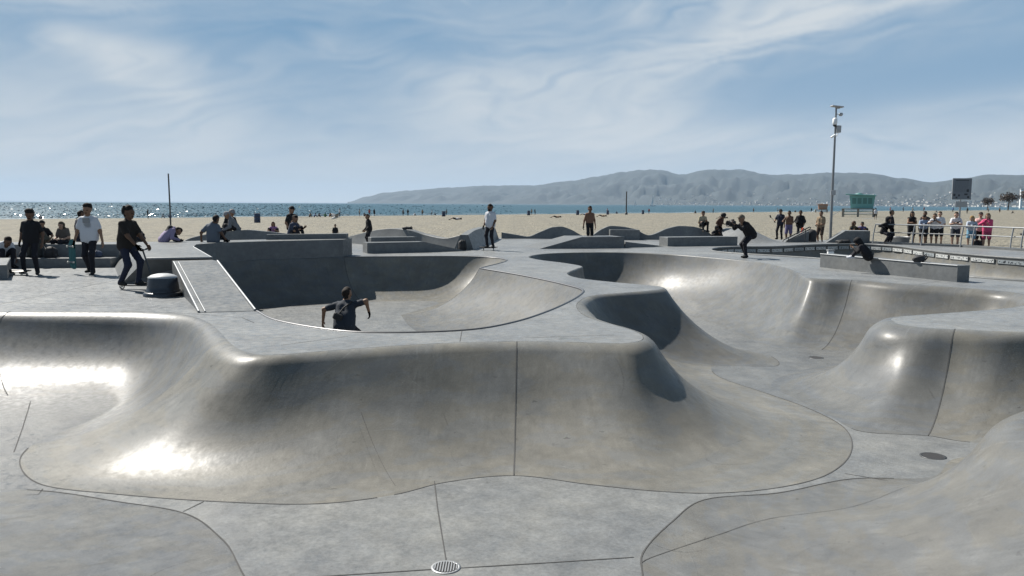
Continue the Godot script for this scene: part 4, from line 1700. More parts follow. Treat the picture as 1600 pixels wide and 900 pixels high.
func build_things() -> void:
	grate("round slotted drain grate in the bowl's front floor slab", Vector3(-0.54, snake_depth(Vector2(-0.54, -6.4)) + 0.001, -6.4), 0.125, true)
	var q := Vector2(5.15, -9.5)
	grate("dark round drain in the narrow floor slab below the right hump", Vector3(q.x, snake_depth(q) + 0.001, q.y), 0.15, false)
	q = Vector2(6.62, -17.15)
	grate("dark round drain in the far floor slab near the deep end", Vector3(q.x, snake_depth(q) + 0.001, q.y), 0.16, false)
	# squat dome bin
	var t := thing("dome_bin", "squat black dome-topped bin beside the concrete ramp", "bin", Vector3(-7.15, 0, -16.3))
	var st := begin()
	lathe(st, Vector3.ZERO, [[0.385, -0.01], [0.385, 0.05], [0.36, 0.08], [0.335, 0.085]], 28)
	part("base_ring", flat(st), M.bin_black, t)
	st = begin()
	lathe(st, Vector3.ZERO, [[0.335, 0.08], [0.335, 0.11], [0.315, 0.125], [0.305, 0.2], [0.285, 0.34], [0.275, 0.375]], 28)
	part("drum", flat(st), M.bin_black, t)
	st = begin()
	lathe(st, Vector3.ZERO, [[0.285, 0.37], [0.28, 0.39], [0.22, 0.425], [0.12, 0.45], [0.01, 0.458]], 28)
	part("lid", flat(st), M.lamp_grey, t)
	# poles
	t = thing("net_pole", "thin dark bare pole rising from the sand behind the platform", "pole", sand_at(-21.3, -50))
	st = begin()
	tube(st, PackedVector3Array([Vector3(0, -0.1, 0), Vector3(0, 1.8, 0), Vector3(-0.02, 3.75, 0)]), 0.055, 8, false, 0.045)
	part("shaft", flat(st), M.pole_dark, t)
	st = begin()
	lathe(st, Vector3.ZERO, [[0.09, -0.05], [0.09, 0.12], [0.06, 0.14]], 10)
	part("collar", flat(st), M.pole_dark, t)
	t = thing("net_pole", "short dark pole far out on the open sand near the water", "pole", sand_at(23.8, -168))
	st = begin()
	tube(st, PackedVector3Array([Vector3(0, -0.1, 0), Vector3(0, 2.4, 0), Vector3(0, 4.8, 0)]), 0.15, 8, false, 0.12)
	part("shaft", flat(st), M.pole_dark, t)
	st = begin()
	lathe(st, Vector3.ZERO, [[0.3, -0.05], [0.3, 0.4], [0.15, 0.5]], 10)
	part("padding", flat(st), M.pole_dark, t)
	build_light_pole()
	build_fence()
	# notice board on its post
	t = thing("notice_board", "weathered grey notice board on a post behind the spectators", "sign", sand_at(23.4, -42.0))
	st = begin()
	tube(st, PackedVector3Array([Vector3(0, -0.1, -0.05), Vector3(0, 3.2, -0.05)]), 0.05, 8)
	part("post", flat(st), M.galvanised, t)
	var pm := PlaneMesh.new()
	pm.size = Vector2(0.98, 1.08)
	pm.orientation = PlaneMesh.FACE_Z
	st = begin()
	box(st, Vector3(0, 2.86, 0.012), Vector3(1.0, 1.10, 0.03))
	var board := part("board", flat(st), M.lamp_grey, t)
	var face := part("print", pm, M.notice, board)
	face.position = Vector3(0, 2.86, 0.032)
	st = begin()
	box(st, Vector3(0.02, 2.06, 0.014), Vector3(0.62, 0.3, 0.03))
	part("lower_plate", flat(st), M.galvanised, t)
	# tub and bin by the railing
	t = thing("metal_tub", "round grey metal tub at the start of the railing", "tub", Vector3(19.95, -0.06, -41.2))
	st = begin()
	lathe(st, Vector3.ZERO, [[0.42, 0.0], [0.47, 0.36], [0.50, 0.37], [0.50, 0.40], [0.46, 0.40], [0.42, 0.15]], 22)
	part("drum", flat(st), M.galvanised, t)
	for e in [-1, 1]:
		st = begin()
		tube(st, PackedVector3Array([Vector3(e * 0.47, 0.3, -0.1), Vector3(e * 0.55, 0.27, 0), Vector3(e * 0.47, 0.3, 0.1)]), 0.012, 5)
		part("handle", flat(st), M.steel, t)
	t = thing("park_bin", "pale square bin with a wide black lid beyond the railing", "bin", Vector3(23.35, -0.08, -35.6))
	st = begin()
	box(st, Vector3(0, 0.33, 0), Vector3(0.8, 0.68, 0.7), Basis.IDENTITY, 0.03)
	part("body", flat(st), M.lamp_grey, t)
	st = begin()
	box(st, Vector3(0, 0.76, 0), Vector3(1.1, 0.1, 0.9), Basis.IDENTITY, 0.03)
	lathe(st, Vector3(0, 0.8, 0), [[0.42, 0.0], [0.40, 0.16], [0.25, 0.3], [0.02, 0.33]], 16)
	part("lid", flat(st), M.rubber, t)
	t = thing("round_bin", "black round-topped bin behind the small sloping ledge", "bin", Vector3(15.85, -0.06, -42.5))
	st = begin()
	lathe(st, Vector3.ZERO, [[0.27, 0.0], [0.28, 0.45]], 18)
	part("drum", flat(st), M.rubber, t)
	st = begin()
	lathe(st, Vector3.ZERO, [[0.29, 0.45], [0.28, 0.55], [0.2, 0.68], [0.02, 0.72]], 18)
	part("lid", flat(st), M.rubber, t)
	# bags
	backpack("black bag lying on the crest of the rolling wall", Vector3(-4.62, 0.765, -35.32), 0.8, Vector3(0.5, 0.13, 0.24), M.bag_black)
	backpack("round black backpack against the foot of the rolling wall", Vector3(-2.05, -0.01, -32.95), 0.3, Vector3(0.34, 0.44, 0.24), M.bag_black)
	backpack("large black bag lying on the curved ledge", Vector3(10.88, 0.42, -21.35), 1.0, Vector3(0.52, 0.19, 0.28), M.bag_black)
	backpack("flat dark bag in front of the sloped grey wall", Vector3(16.85, -0.01, -40.75), 0.1, Vector3(0.75, 0.2, 0.4), M.bag_black)
	backpack("black backpack on the seating tier beside the crouching group", Vector3(-13.55, 0.26, -23.45), 0.2, Vector3(0.36, 0.34, 0.24), M.bag_black)
	backpack("dark blue bag on the seating step behind the white-shirted walker", Vector3(-12.4, 0.265, -23.7), 0.2, Vector3(0.42, 0.22, 0.26), M.bin_blue)
	backpack("small dark bag on the railing's sand side by the pink shirts", Vector3(22.35, -0.1, -38.4), 0.2, Vector3(0.45, 0.4, 0.35), M.bag_black)
	t = thing("rescue_float", "small red float lying beside the man with a tan backpack", "float", sand_at(15.55, -43.2) + Vector3(0, 0.0, 0))
	st = begin()
	tube(st, PackedVector3Array([Vector3(-0.1, 0.02, 0), Vector3(0, 0.3, 0), Vector3(0.06, 0.62, 0), Vector3(0.12, 0.86, 0)]), 0.09, 8, false, 0.06)
	part("body", flat(st), M.float_red, t)
	st = begin()
	tube(st, PackedVector3Array([Vector3(0.12, 0.84, 0), Vector3(0.2, 0.95, 0.03), Vector3(0.14, 0.98, 0.05)]), 0.012, 5)
	part("strap", flat(st), M.white_paint, t)
	# boards and scooter
	skateboard("dark skateboard on the deck at the curly-haired young man's feet", Vector3(-12.85, 0, -20.72), Basis(Vector3.UP, -0.25), M.board_black)
	skateboard("teal skateboard held upright by the walker in a white printed shirt", Vector3(-11.62, 0.53, -20.98), Basis(Vector3(0, 1, 0), Vector3(0.2, 0, -0.98).normalized(), Vector3(-0.98, 0, -0.2).normalized()), M.board_teal)
	skateboard("skateboard under the man in the white shirt", Vector3(-0.98, 0, -33.05), Basis(Vector3.UP, 0.1), M.board_black)
	skateboard("skateboard under the shirtless skater", Vector3(3.50, 0, -36.95 + 0.45), Basis(Vector3.UP, 1.2), M.board_black)
	skateboard("skateboard under the skater riding inside the left pool", Vector3(-3.35, -1.4, -16.35), Basis(Vector3.UP, 0.5), M.board_black)
	scooter("black kick scooter under the man in the dark shirt", Vector3(-8.25, 0, -17.45), -0.05)
	# on the sand
	lifeguard_tower("large teal lifeguard hut with white railings", sand_at(65.2, -150), 1.0, -0.42, M.tower_teal, M.tower_teal_dark)
	lifeguard_tower("small brownish lifeguard hut farther along the shore", sand_at(93, -241), 0.62, -0.3, M.tower_orange, M.wood_grey)
	for c in [["blue trash can alone on the sand beyond the seated girl in pink", -25.9, -81.5, true], ["trash can on the sand beyond the rolling wall's two bags", -11.9, -139, false], ["trash can on the sand right of the man in white shirt", 3.3, -163, false],
			["trash can on the sand beside the shirtless skater's shoulder", 13.4, -165, false], ["trash can on the sand between the shirtless skater and the short pole", 21.6, -182, false], ["trash can on the sand just past the short pole", 32, -197, false]]:
		beach_can(c[0], sand_at(c[1], c[2]), c[3])
	# sailing boats
	for b in [["white sailing boat with a tall sail on the sea", 384.0, -2200.0, 1.0], ["small white sailing boat far off below the mountains", 520.0, -3400.0, 0.8]]:
		t = thing("sailboat", b[0], "boat", Vector3(b[1], SEA_LEVEL - 0.1, b[2]), 0.5, "sailing boats")
		var s: float = b[3] * 2.0
		st = begin()
		var rings := []
		for l in [[0.0, 0.75], [0.7, 1.0]]:
			var r := PackedVector3Array()
			for k in 14:
				var a := -TAU * k / 14
				r.append(Vector3(cos(a) * 5.5 * l[1] * s, l[0] * s * 1.3, sin(a) * 1.5 * l[1] * s * (1 - 0.35 * cos(a))))
			rings.append(r)
		solid_any(st, rings)
		part("hull", flat(st), M.hull, t)
		st = begin()
		tube(st, PackedVector3Array([Vector3(0.6, 0.5, 0) * s, Vector3(0.6, 15, 0) * s]), 0.12 * s, 6)
		part("mast", flat(st), M.hull, t)
		st = begin()
		for k in 8:
			var y0 := 1.6 + 12.6 * k / 8
			var y1 := 1.6 + 12.6 * (k + 1) / 8
			var w0 := 4.6 * (1 - k / 8.0)
			var w1 := 4.6 * (1 - (k + 1) / 8.0)
			quad(st, Vector3(0.5, y0, 0) * s, Vector3(0.5, y1, 0) * s, Vector3(0.5 - w1, y1, 0.5 * w1 * 0.4) * s, Vector3(0.5 - w0, y0, 0.5 * w0 * 0.4) * s)
		part("sail", flat(st), M.sail, t)
	# a gull flapping low over the sand
	t = thing("gull", "gull with raised wings low over the sand above a child's head", "bird", Vector3(-10.2, 1.02, -46.2), 0.6)
	st = begin()
	lathe(st, Vector3(-0.2, 0, 0), [[0.01, -0.04], [0.05, 0.06], [0.075, 0.18], [0.06, 0.32], [0.035, 0.4], [0.045, 0.45], [0.03, 0.5], [0.008, 0.55]], 10, Basis(Vector3.BACK, -PI / 2 + 0.25))
	part("body", flat(st), M.gull_white, t)
	for e in [-1, 1]:
		st = begin()
		var a := [Vector3(-0.05, 0.03, e * 0.04), Vector3(0.14, 0.05, e * 0.04), Vector3(0.12, 0.26, e * 0.24), Vector3(-0.08, 0.22, e * 0.26), Vector3(-0.02, 0.30, e * 0.55)]
		for d in [Vector3.ZERO, Vector3(0, 0.012, 0)]:
			quad(st, a[0] + d, a[1] + d, a[2] + d, a[3] + d)
			tri(st, a[3] + d, a[2] + d, a[4] + d)
		part("wing", flat(st), M.gull_grey, t)
	# far trees and a white tower at the foot of the mountains
	plain("far_bark", lin(0.06, 0.045, 0.035), 0.9)
	var leaf := plain("far_leaf", lin(0.055, 0.045, 0.04), 0.9)
	leaf.backlight_enabled = true
	leaf.backlight = Color(0.1, 0.08, 0.06)
	var rt := RandomNumberGenerator.new()
	rt.seed = 19
	for tr in [["broad reddish-brown tree at the far end of the beach", 265.0, -430.0, 11.0], ["low reddish tree beside the broad one, far along the beach", 255.0, -432.0, 8.0], ["tall dark tree at the foot of the mountains past the bin", 283.0, -440.0, 13.0]]:
		t = thing("beach_tree", tr[0], "tree", sand_at(tr[1], tr[2]))
		var hh: float = tr[3]
		st = begin()
		tube(st, PackedVector3Array([Vector3(0, -0.3, 0), Vector3(0.2, hh * 0.3, 0), Vector3(0.1, hh * 0.6, 0.2)]), hh * 0.03, 7, false, hh * 0.012)
		for k in 5:
			var a := TAU * k / 5.0
			tube(st, PackedVector3Array([Vector3(0.15, hh * (0.3 + 0.05 * k), 0), Vector3(cos(a) * hh * 0.3, hh * (0.5 + 0.06 * k), sin(a) * hh * 0.3)]), hh * 0.012, 5, false, hh * 0.004)
		part("trunk", flat(st), M.far_bark, t)
		st = begin()
		for k in 700:
			var dir := Vector3(rt.randfn(), rt.randfn() * 0.7, rt.randfn()).normalized()
			var lump := 0.75 + 0.25 * sin(dir.x * 5.0 + tr[1]) * cos(dir.z * 4.0)
			var c := Vector3(0.1, hh * 0.62, 0) + Vector3(dir.x * hh * 0.5, dir.y * hh * 0.36, dir.z * hh * 0.5) * lump * pow(rt.randf(), 0.4)
			var u := Vector3(rt.randfn(), rt.randfn(), rt.randfn()).normalized() * hh * 0.04
			var w := u.cross(Vector3(rt.randfn(), rt.randfn(), rt.randfn()).normalized()) * 0.9
			quad(st, c - u, c + w, c + u, c - w)
		part("crown", flat(st), leaf, t)
	t = thing("white_tower", "slim white tower standing before the right-hand mountains", "tower", Vector3(1080, -1.5, -1710))
	st = begin()
	box(st, Vector3(0, 19, 0), Vector3(4.5, 40, 4.5), Basis.IDENTITY, 0.3)
	part("shaft", flat(st), M.white_paint, t)
	st = begin()
	box(st, Vector3(0, 40, 0), Vector3(5.6, 2.4, 5.6), Basis.IDENTITY, 0.3)
	part("cap", flat(st), M.lamp_grey, t)


# ---------------------------------------------------------------- people
# bodies are smooth unions of tapered bones, meshed as one continuous skin; each bone is [a, b, ra, rb, tag]
# tags: 0 skin, 1 shirt, 2 trousers, 3 shoes, 4 hair or hat, 5 eyes and lips
func net_meshes(bones: Array, cell: float, k: float, tags: int, whole := false) -> Array:
	var lo := Vector3.ONE * 1e9
	var hi := -lo
	for b in bones:
		var r: float = maxf(b[2], b[3]) + cell * 2.5
		lo = lo.min(b[0] - Vector3.ONE * r).min(b[1] - Vector3.ONE * r)
		hi = hi.max(b[0] + Vector3.ONE * r).max(b[1] + Vector3.ONE * r)
	var nx := int(ceil((hi.x - lo.x) / cell)) + 1
	var ny := int(ceil((hi.y - lo.y) / cell)) + 1
	var nz := int(ceil((hi.z - lo.z) / cell)) + 1
	var sy := nx
	var sz := nx * ny
	var d := PackedFloat32Array()
	d.resize(nx * ny * nz)
	d.fill(1.0)
	var raw := d.duplicate()
	var tg := PackedByteArray()
	tg.resize(d.size())
	for b in bones:
		var a: Vector3 = b[0]
		var ba: Vector3 = b[1] - a
		var bb := maxf(ba.length_squared(), 1e-8)
		var ra: float = b[2]
		var dr: float = b[3] - ra
		var g: int = b[4]
		var m := maxf(b[2], b[3]) + maxf(k, cell * 2.0)
		var p0: Vector3 = (a.min(b[1]) - Vector3.ONE * m - lo) / cell
		var p1: Vector3 = (a.max(b[1]) + Vector3.ONE * m - lo) / cell
		for z in range(maxi(0, int(p0.z)), mini(nz, int(p1.z) + 2)):
			for y in range(maxi(0, int(p0.y)), mini(ny, int(p1.y) + 2)):
				var row := z * sz + y * sy
				for x in range(maxi(0, int(p0.x)), mini(nx, int(p1.x) + 2)):
					var pa := lo + Vector3(x, y, z) * cell - a
					var h := clampf(pa.dot(ba) / bb, 0, 1)
					var v := (pa - ba * h).length() - ra - dr * h
					var i := row + x
					if v < raw[i]:
						raw[i] = v
						tg[i] = g
					var o := d[i]
					var diff := absf(o - v)
					if diff < k:
						d[i] = minf(o, v) - (k - diff) * (k - diff) * 0.25 / k
					elif v < o:
						d[i] = v
	# one vertex in each crossed cell
	var idx := PackedInt32Array()
	idx.resize(d.size())
	idx.fill(-1)
	var verts := PackedVector3Array()
	var offs := [0, 1, sy, sy + 1, sz, sz + 1, sz + sy, sz + sy + 1]
	var edges := [[0, 1], [2, 3], [4, 5], [6, 7], [0, 2], [1, 3], [4, 6], [5, 7], [0, 4], [1, 5], [2, 6], [3, 7]]
	for z in nz - 1:
		for y in ny - 1:
			var row := z * sz + y * sy
			for x in nx - 1:
				var i := row + x
				if d[i] > cell * 2.0:
					continue
				var c := [d[i], d[i + 1], d[i + sy], d[i + sy + 1], d[i + sz], d[i + sz + 1], d[i + sz + sy], d[i + sz + sy + 1]]
				var mask := 0
				for q in 8:
					if c[q] < 0:
						mask |= 1 << q
				if mask == 0 or mask == 255:
					continue
				var sum := Vector3.ZERO
				var n := 0
				for e in edges:
					var u: float = c[e[0]]
					var v: float = c[e[1]]
					if (u < 0) != (v < 0):
						var t := u / (u - v)
						var pu := Vector3(e[0] & 1, (e[0] >> 1) & 1, e[0] >> 2)
						var pv := Vector3(e[1] & 1, (e[1] >> 1) & 1, e[1] >> 2)
						sum += pu.lerp(pv, t)
						n += 1
				idx[i] = verts.size()
				verts.append(lo + (Vector3(x, y, z) + sum / n) * cell)
	var faces := []
	for t in tags:
		faces.append(PackedInt32Array())
	var normals := PackedVector3Array()
	normals.resize(verts.size())
	for z in range(1, nz - 1):
		for y in range(1, ny - 1):
			var row := z * sz + y * sy
			for x in range(1, nx - 1):
				var i := row + x
				var v := d[i]
				if v > cell * 2.0 or v < -cell * 2.0:
					continue
				for axis in 3:
					var j: int = i + [1, sy, sz][axis]
					if (v < 0) == (d[j] < 0):
						continue
					var s1: int = [sy, sz, 1][axis]
					var s2: int = [sz, 1, sy][axis]
					var q := [idx[i - s1 - s2], idx[i - s2], idx[i], idx[i - s1]]
					if q[0] < 0 or q[1] < 0 or q[2] < 0 or q[3] < 0:
						continue
					var tag_: int = tg[i] if v < 0 else tg[j]
					if v >= 0:
						q.reverse()
					var nn := (verts[q[2]] - verts[q[0]]).cross(verts[q[3]] - verts[q[1]])
					for w in q:
						normals[w] += nn
					# clockwise front faces
					faces[mini(tag_, tags - 1)].append_array([q[0], q[2], q[1], q[0], q[3], q[2]])
	var out := []
	var clothed := PackedByteArray()
	clothed.resize(verts.size())
	for t in range(1, tags):
		for i in faces[t]:
			clothed[i] = 1
	if whole:
		# creases in the cloth
		for i in verts.size():
			if clothed[i]:
				var q := verts[i]
				verts[i] += normals[i].normalized() * (0.011 * folds.get_noise_3d(q.x * 9.0, q.y * 5.0, q.z * 9.0) + 0.006 * folds.get_noise_3d(q.x * 22.0, q.y * 13.0, q.z * 22.0))
		# the body runs on under the clothes, a few millimetres inside them
		var bv := PackedVector3Array()
		var bn := PackedVector3Array()
		for i in verts.size():
			bn.append(normals[i].normalized())
			bv.append(verts[i] - (bn[i] * 0.005 if clothed[i] else Vector3.ZERO))
		var all := PackedInt32Array()
		for t in tags:
			all.append_array(faces[t])
		var ba := []
		ba.resize(Mesh.ARRAY_MAX)
		ba[Mesh.ARRAY_VERTEX] = bv
		ba[Mesh.ARRAY_NORMAL] = bn
		ba[Mesh.ARRAY_INDEX] = all
		var bm := ArrayMesh.new()
		bm.add_surface_from_arrays(Mesh.PRIMITIVE_TRIANGLES, ba)
		faces[0] = PackedInt32Array()
		out.append(bm)
	for t in (range(1, tags) if whole else range(tags)):
		if faces[t].size() == 0:
			out.append(null)
			continue
		var remap := {}
		var vv := PackedVector3Array()
		var vn := PackedVector3Array()
		var ids := PackedInt32Array()
		for i in faces[t]:
			if not remap.has(i):
				remap[i] = vv.size()
				vv.append(verts[i])
				vn.append(normals[i].normalized())
			ids.append(remap[i])
		var arr := []
		arr.resize(Mesh.ARRAY_MAX)
		arr[Mesh.ARRAY_VERTEX] = vv
		arr[Mesh.ARRAY_NORMAL] = vn
		arr[Mesh.ARRAY_INDEX] = ids
		var m := ArrayMesh.new()
		m.add_surface_from_arrays(Mesh.PRIMITIVE_TRIANGLES, arr)
		out.append(m)
	return out


var heads := {}
var folds := FastNoiseLite.new()
var hand_mesh: ArrayMesh


func head_meshes(style: String) -> Array:
	if heads.has(style):
		return heads[style]
	var b := [
		[Vector3(0, 0.03, -0.015), Vector3(0, 0.02, 0.02), 0.090, 0.080, 0], [Vector3(0, -0.05, 0.030), Vector3(0, 0.02, 0.030), 0.062, 0.066, 0], [Vector3(-0.012, -0.085, 0.045), Vector3(0.012, -0.085, 0.045), 0.036, 0.036, 0],
		[Vector3(0, 0.004, 0.094), Vector3(0, -0.026, 0.110), 0.011, 0.015, 0], [Vector3(0.084, 0.005, -0.008), Vector3(0.082, -0.028, 0.0), 0.018, 0.013, 0], [Vector3(-0.084, 0.005, -0.008), Vector3(-0.082, -0.028, 0.0), 0.018, 0.013, 0],
		[Vector3(0, -0.07, -0.02), Vector3(0, -0.165, -0.03), 0.054, 0.056, 0], [Vector3(-0.04, 0.024, 0.082), Vector3(0.04, 0.024, 0.082), 0.014, 0.014, 0],
		[Vector3(0.031, 0.004, 0.086), Vector3(0.033, 0.004, 0.086), 0.012, 0.012, 5], [Vector3(-0.031, 0.004, 0.086), Vector3(-0.033, 0.004, 0.086), 0.012, 0.012, 5], [Vector3(-0.018, -0.060, 0.088), Vector3(0.018, -0.060, 0.088), 0.009, 0.009, 5]]
	match style:
		"short":
			b.append_array([[Vector3(0, 0.070, 0.000), Vector3(0, 0.035, -0.048), 0.078, 0.078, 4], [Vector3(0, 0.03, -0.05), Vector3(0, -0.04, -0.055), 0.072, 0.05, 4]])
		"curly":
			b.append_array([[Vector3(0, 0.082, -0.008), Vector3(0, 0.04, -0.055), 0.086, 0.092, 4], [Vector3(0, 0.03, -0.05), Vector3(0, -0.04, -0.05), 0.08, 0.055, 4]])
			for k in 12:
				var a := TAU * k / 12.0
				b.append([Vector3(cos(a) * 0.085, 0.085 + 0.03 * sin(k * 2.7), sin(a) * 0.075 - 0.03), Vector3(cos(a) * 0.075, 0.12 + 0.02 * sin(k * 1.9), sin(a) * 0.065 - 0.03), 0.022, 0.018, 4])
		"afro":
			b.append_array([[Vector3(0, 0.08, -0.01), Vector3(0, 0.03, -0.07), 0.13, 0.12, 4], [Vector3(0.07, 0.05, -0.03), Vector3(-0.07, 0.05, -0.03), 0.11, 0.11, 4]])
		"long":
			b.append_array([[Vector3(0, 0.058, 0.008), Vector3(0, 0.03, -0.045), 0.085, 0.082, 4], [Vector3(0.07, 0.02, -0.02), Vector3(0.075, -0.20, -0.03), 0.04, 0.03, 4], [Vector3(-0.07, 0.02, -0.02), Vector3(-0.075, -0.20, -0.03), 0.04, 0.03, 4], [Vector3(0, 0.0, -0.06), Vector3(0, -0.24, -0.085), 0.07, 0.04, 4]])
		"cap":
			b.append_array([[Vector3(0, 0.062, 0.01), Vector3(0, 0.04, -0.035), 0.088, 0.084, 4], [Vector3(-0.045, 0.055, 0.115), Vector3(0.045, 0.055, 0.115), 0.016, 0.016, 4], [Vector3(-0.03, 0.055, 0.15), Vector3(0.03, 0.055, 0.15), 0.012, 0.012, 4], [Vector3(0, 0.0, -0.05), Vector3(0, -0.03, -0.05), 0.065, 0.05, 4]])
		"backcap":
			b.append_array([[Vector3(0, 0.062, 0.01), Vector3(0, 0.04, -0.035), 0.088, 0.084, 4], [Vector3(-0.04, 0.03, -0.125), Vector3(0.04, 0.03, -0.125), 0.016, 0.016, 4]])
		"hood":
			b.append_array([[Vector3(0, 0.045, -0.02), Vector3(0, -0.05, -0.03), 0.115, 0.10, 4], [Vector3(0, -0.10, 0.0), Vector3(0, -0.14, -0.02), 0.09, 0.10, 4], [Vector3(0, 0.07, 0.03), Vector3(0, 0.03, 0.0), 0.085, 0.1, 4]])
		"beard":
			b.append_array([[Vector3(0, 0.062, 0.008), Vector3(0, 0.035, -0.045), 0.084, 0.080, 4], [Vector3(0, 0.02, -0.05), Vector3(0, -0.04, -0.055), 0.072, 0.05, 4], [Vector3(-0.035, -0.085, 0.045), Vector3(0.035, -0.085, 0.045), 0.04, 0.04, 4], [Vector3(0, -0.10, 0.06), Vector3(0, -0.14, 0.05), 0.035, 0.02, 4]])
		"bun":
			b.append_array([[Vector3(0, 0.06, 0.01), Vector3(0, 0.03, -0.04), 0.084, 0.080, 4], [Vector3(0, 0.07, -0.11), Vector3(0, 0.08, -0.12), 0.045, 0.045, 4]])
	heads[style] = net_meshes(b, 0.0105, 0.018, 6)
	return heads[style]


# a left hand: fingers point down -y, thumb towards +z, palm towards -x
func make_hand() -> ArrayMesh:
	if hand_mesh:
		return hand_mesh
	var b := [[Vector3(0, 0.02, 0), Vector3(0, -0.02, 0), 0.026, 0.026, 0]]
	for f in 4:
		var z := 0.032 - f * 0.021
		var base := Vector3(0, -0.088 + absf(f - 1.2) * 0.004, z)
		b.append([Vector3(0, -0.02, z * 0.6), base, 0.014, 0.0125, 0])
		var l: float = [0.036, 0.041, 0.038, 0.029][f]
		var k1 := base + Vector3(-0.010, -l, z * 0.06)
		var k2 := k1 + Vector3(-0.018, -l * 0.62, 0)
		var k3 := k2 + Vector3(-0.018, -l * 0.30, 0)
		b.append([base, k1, 0.0095, 0.0088, 0])
		b.append([k1, k2, 0.0088, 0.008, 0])
		b.append([k2, k3, 0.008, 0.0072, 0])
	b.append([Vector3(-0.004, -0.022, 0.020), Vector3(-0.016, -0.055, 0.048), 0.015, 0.011, 0])
	b.append([Vector3(-0.016, -0.055, 0.048), Vector3(-0.026, -0.088, 0.052), 0.0105, 0.0085, 0])
	hand_mesh = net_meshes(b, 0.0052, 0.005, 1)[0]
	return hand_mesh


func joint_between(a: Vector3, b: Vector3, l1: float, l2: float, hint: Vector3) -> Vector3:
	var ab := b - a
	var d := clampf(ab.length(), 0.05, l1 + l2 - 0.002)
	var dir := ab.normalized()
	var x := (l1 * l1 - l2 * l2 + d * d) / (2 * d)
	var h := sqrt(maxf(0, l1 * l1 - x * x))
	var side := (hint - dir * hint.dot(dir)).normalized()
	return a + dir * x + side * h


const STAND := {"pel": Vector3(0, 0.93, 0), "chest": Vector3(0, 1.27, 0.0), "head": Vector3(0, 1.605, 0.03), "wl": Vector3(0.27, 0.80, 0.06), "wr": Vector3(-0.27, 0.80, 0.06), "al": Vector3(0.11, 0.075, 0), "ar": Vector3(-0.11, 0.075, 0)}
const WALK := {"pel": Vector3(0, 0.92, 0), "chest": Vector3(0, 1.26, 0.03), "head": Vector3(0, 1.595, 0.07), "wl": Vector3(0.28, 0.82, 0.14), "wr": Vector3(-0.28, 0.82, -0.05), "al": Vector3(0.09, 0.075, -0.20), "ar": Vector3(-0.09, 0.075, 0.22)}
# seated on something at the height of the pelvis, feet below
const SIT := {"pel": Vector3(0, 0.10, 0), "chest": Vector3(0, 0.43, 0.06), "head": Vector3(0, 0.75, 0.13), "wl": Vector3(0.16, 0.16, 0.34), "wr": Vector3(-0.16, 0.16, 0.34), "al": Vector3(0.12, -0.30, 0.42), "ar": Vector3(-0.12, -0.30, 0.42)}
# seated on the ground, knees up
const SQUAT := {"pel": Vector3(0, 0.12, -0.1), "chest": Vector3(0, 0.42, 0.02), "head": Vector3(0, 0.72, 0.12), "wl": Vector3(0.14, 0.36, 0.36), "wr": Vector3(-0.14, 0.36, 0.36), "al": Vector3(0.12, 0.075, 0.38), "ar": Vector3(-0.12, 0.075, 0.38)}
# forearms resting on a rail at 1 m
const LEAN := {"pel": Vector3(0, 0.90, -0.14), "chest": Vector3(0, 1.18, 0.06), "head": Vector3(0, 1.47, 0.19), "wl": Vector3(-0.02, 1.07, 0.36), "wr": Vector3(0.03, 1.09, 0.34), "al": Vector3(0.10, 0.075, -0.12), "ar": Vector3(-0.10, 0.075, -0.06), "el": Vector3(1, -0.6, 0), "er": Vector3(-1, -0.6, 0)}


func pose(base: Dictionary, change := {}) -> Dictionary:
	var p := base.duplicate()
	p.merge(change, true)
	return p


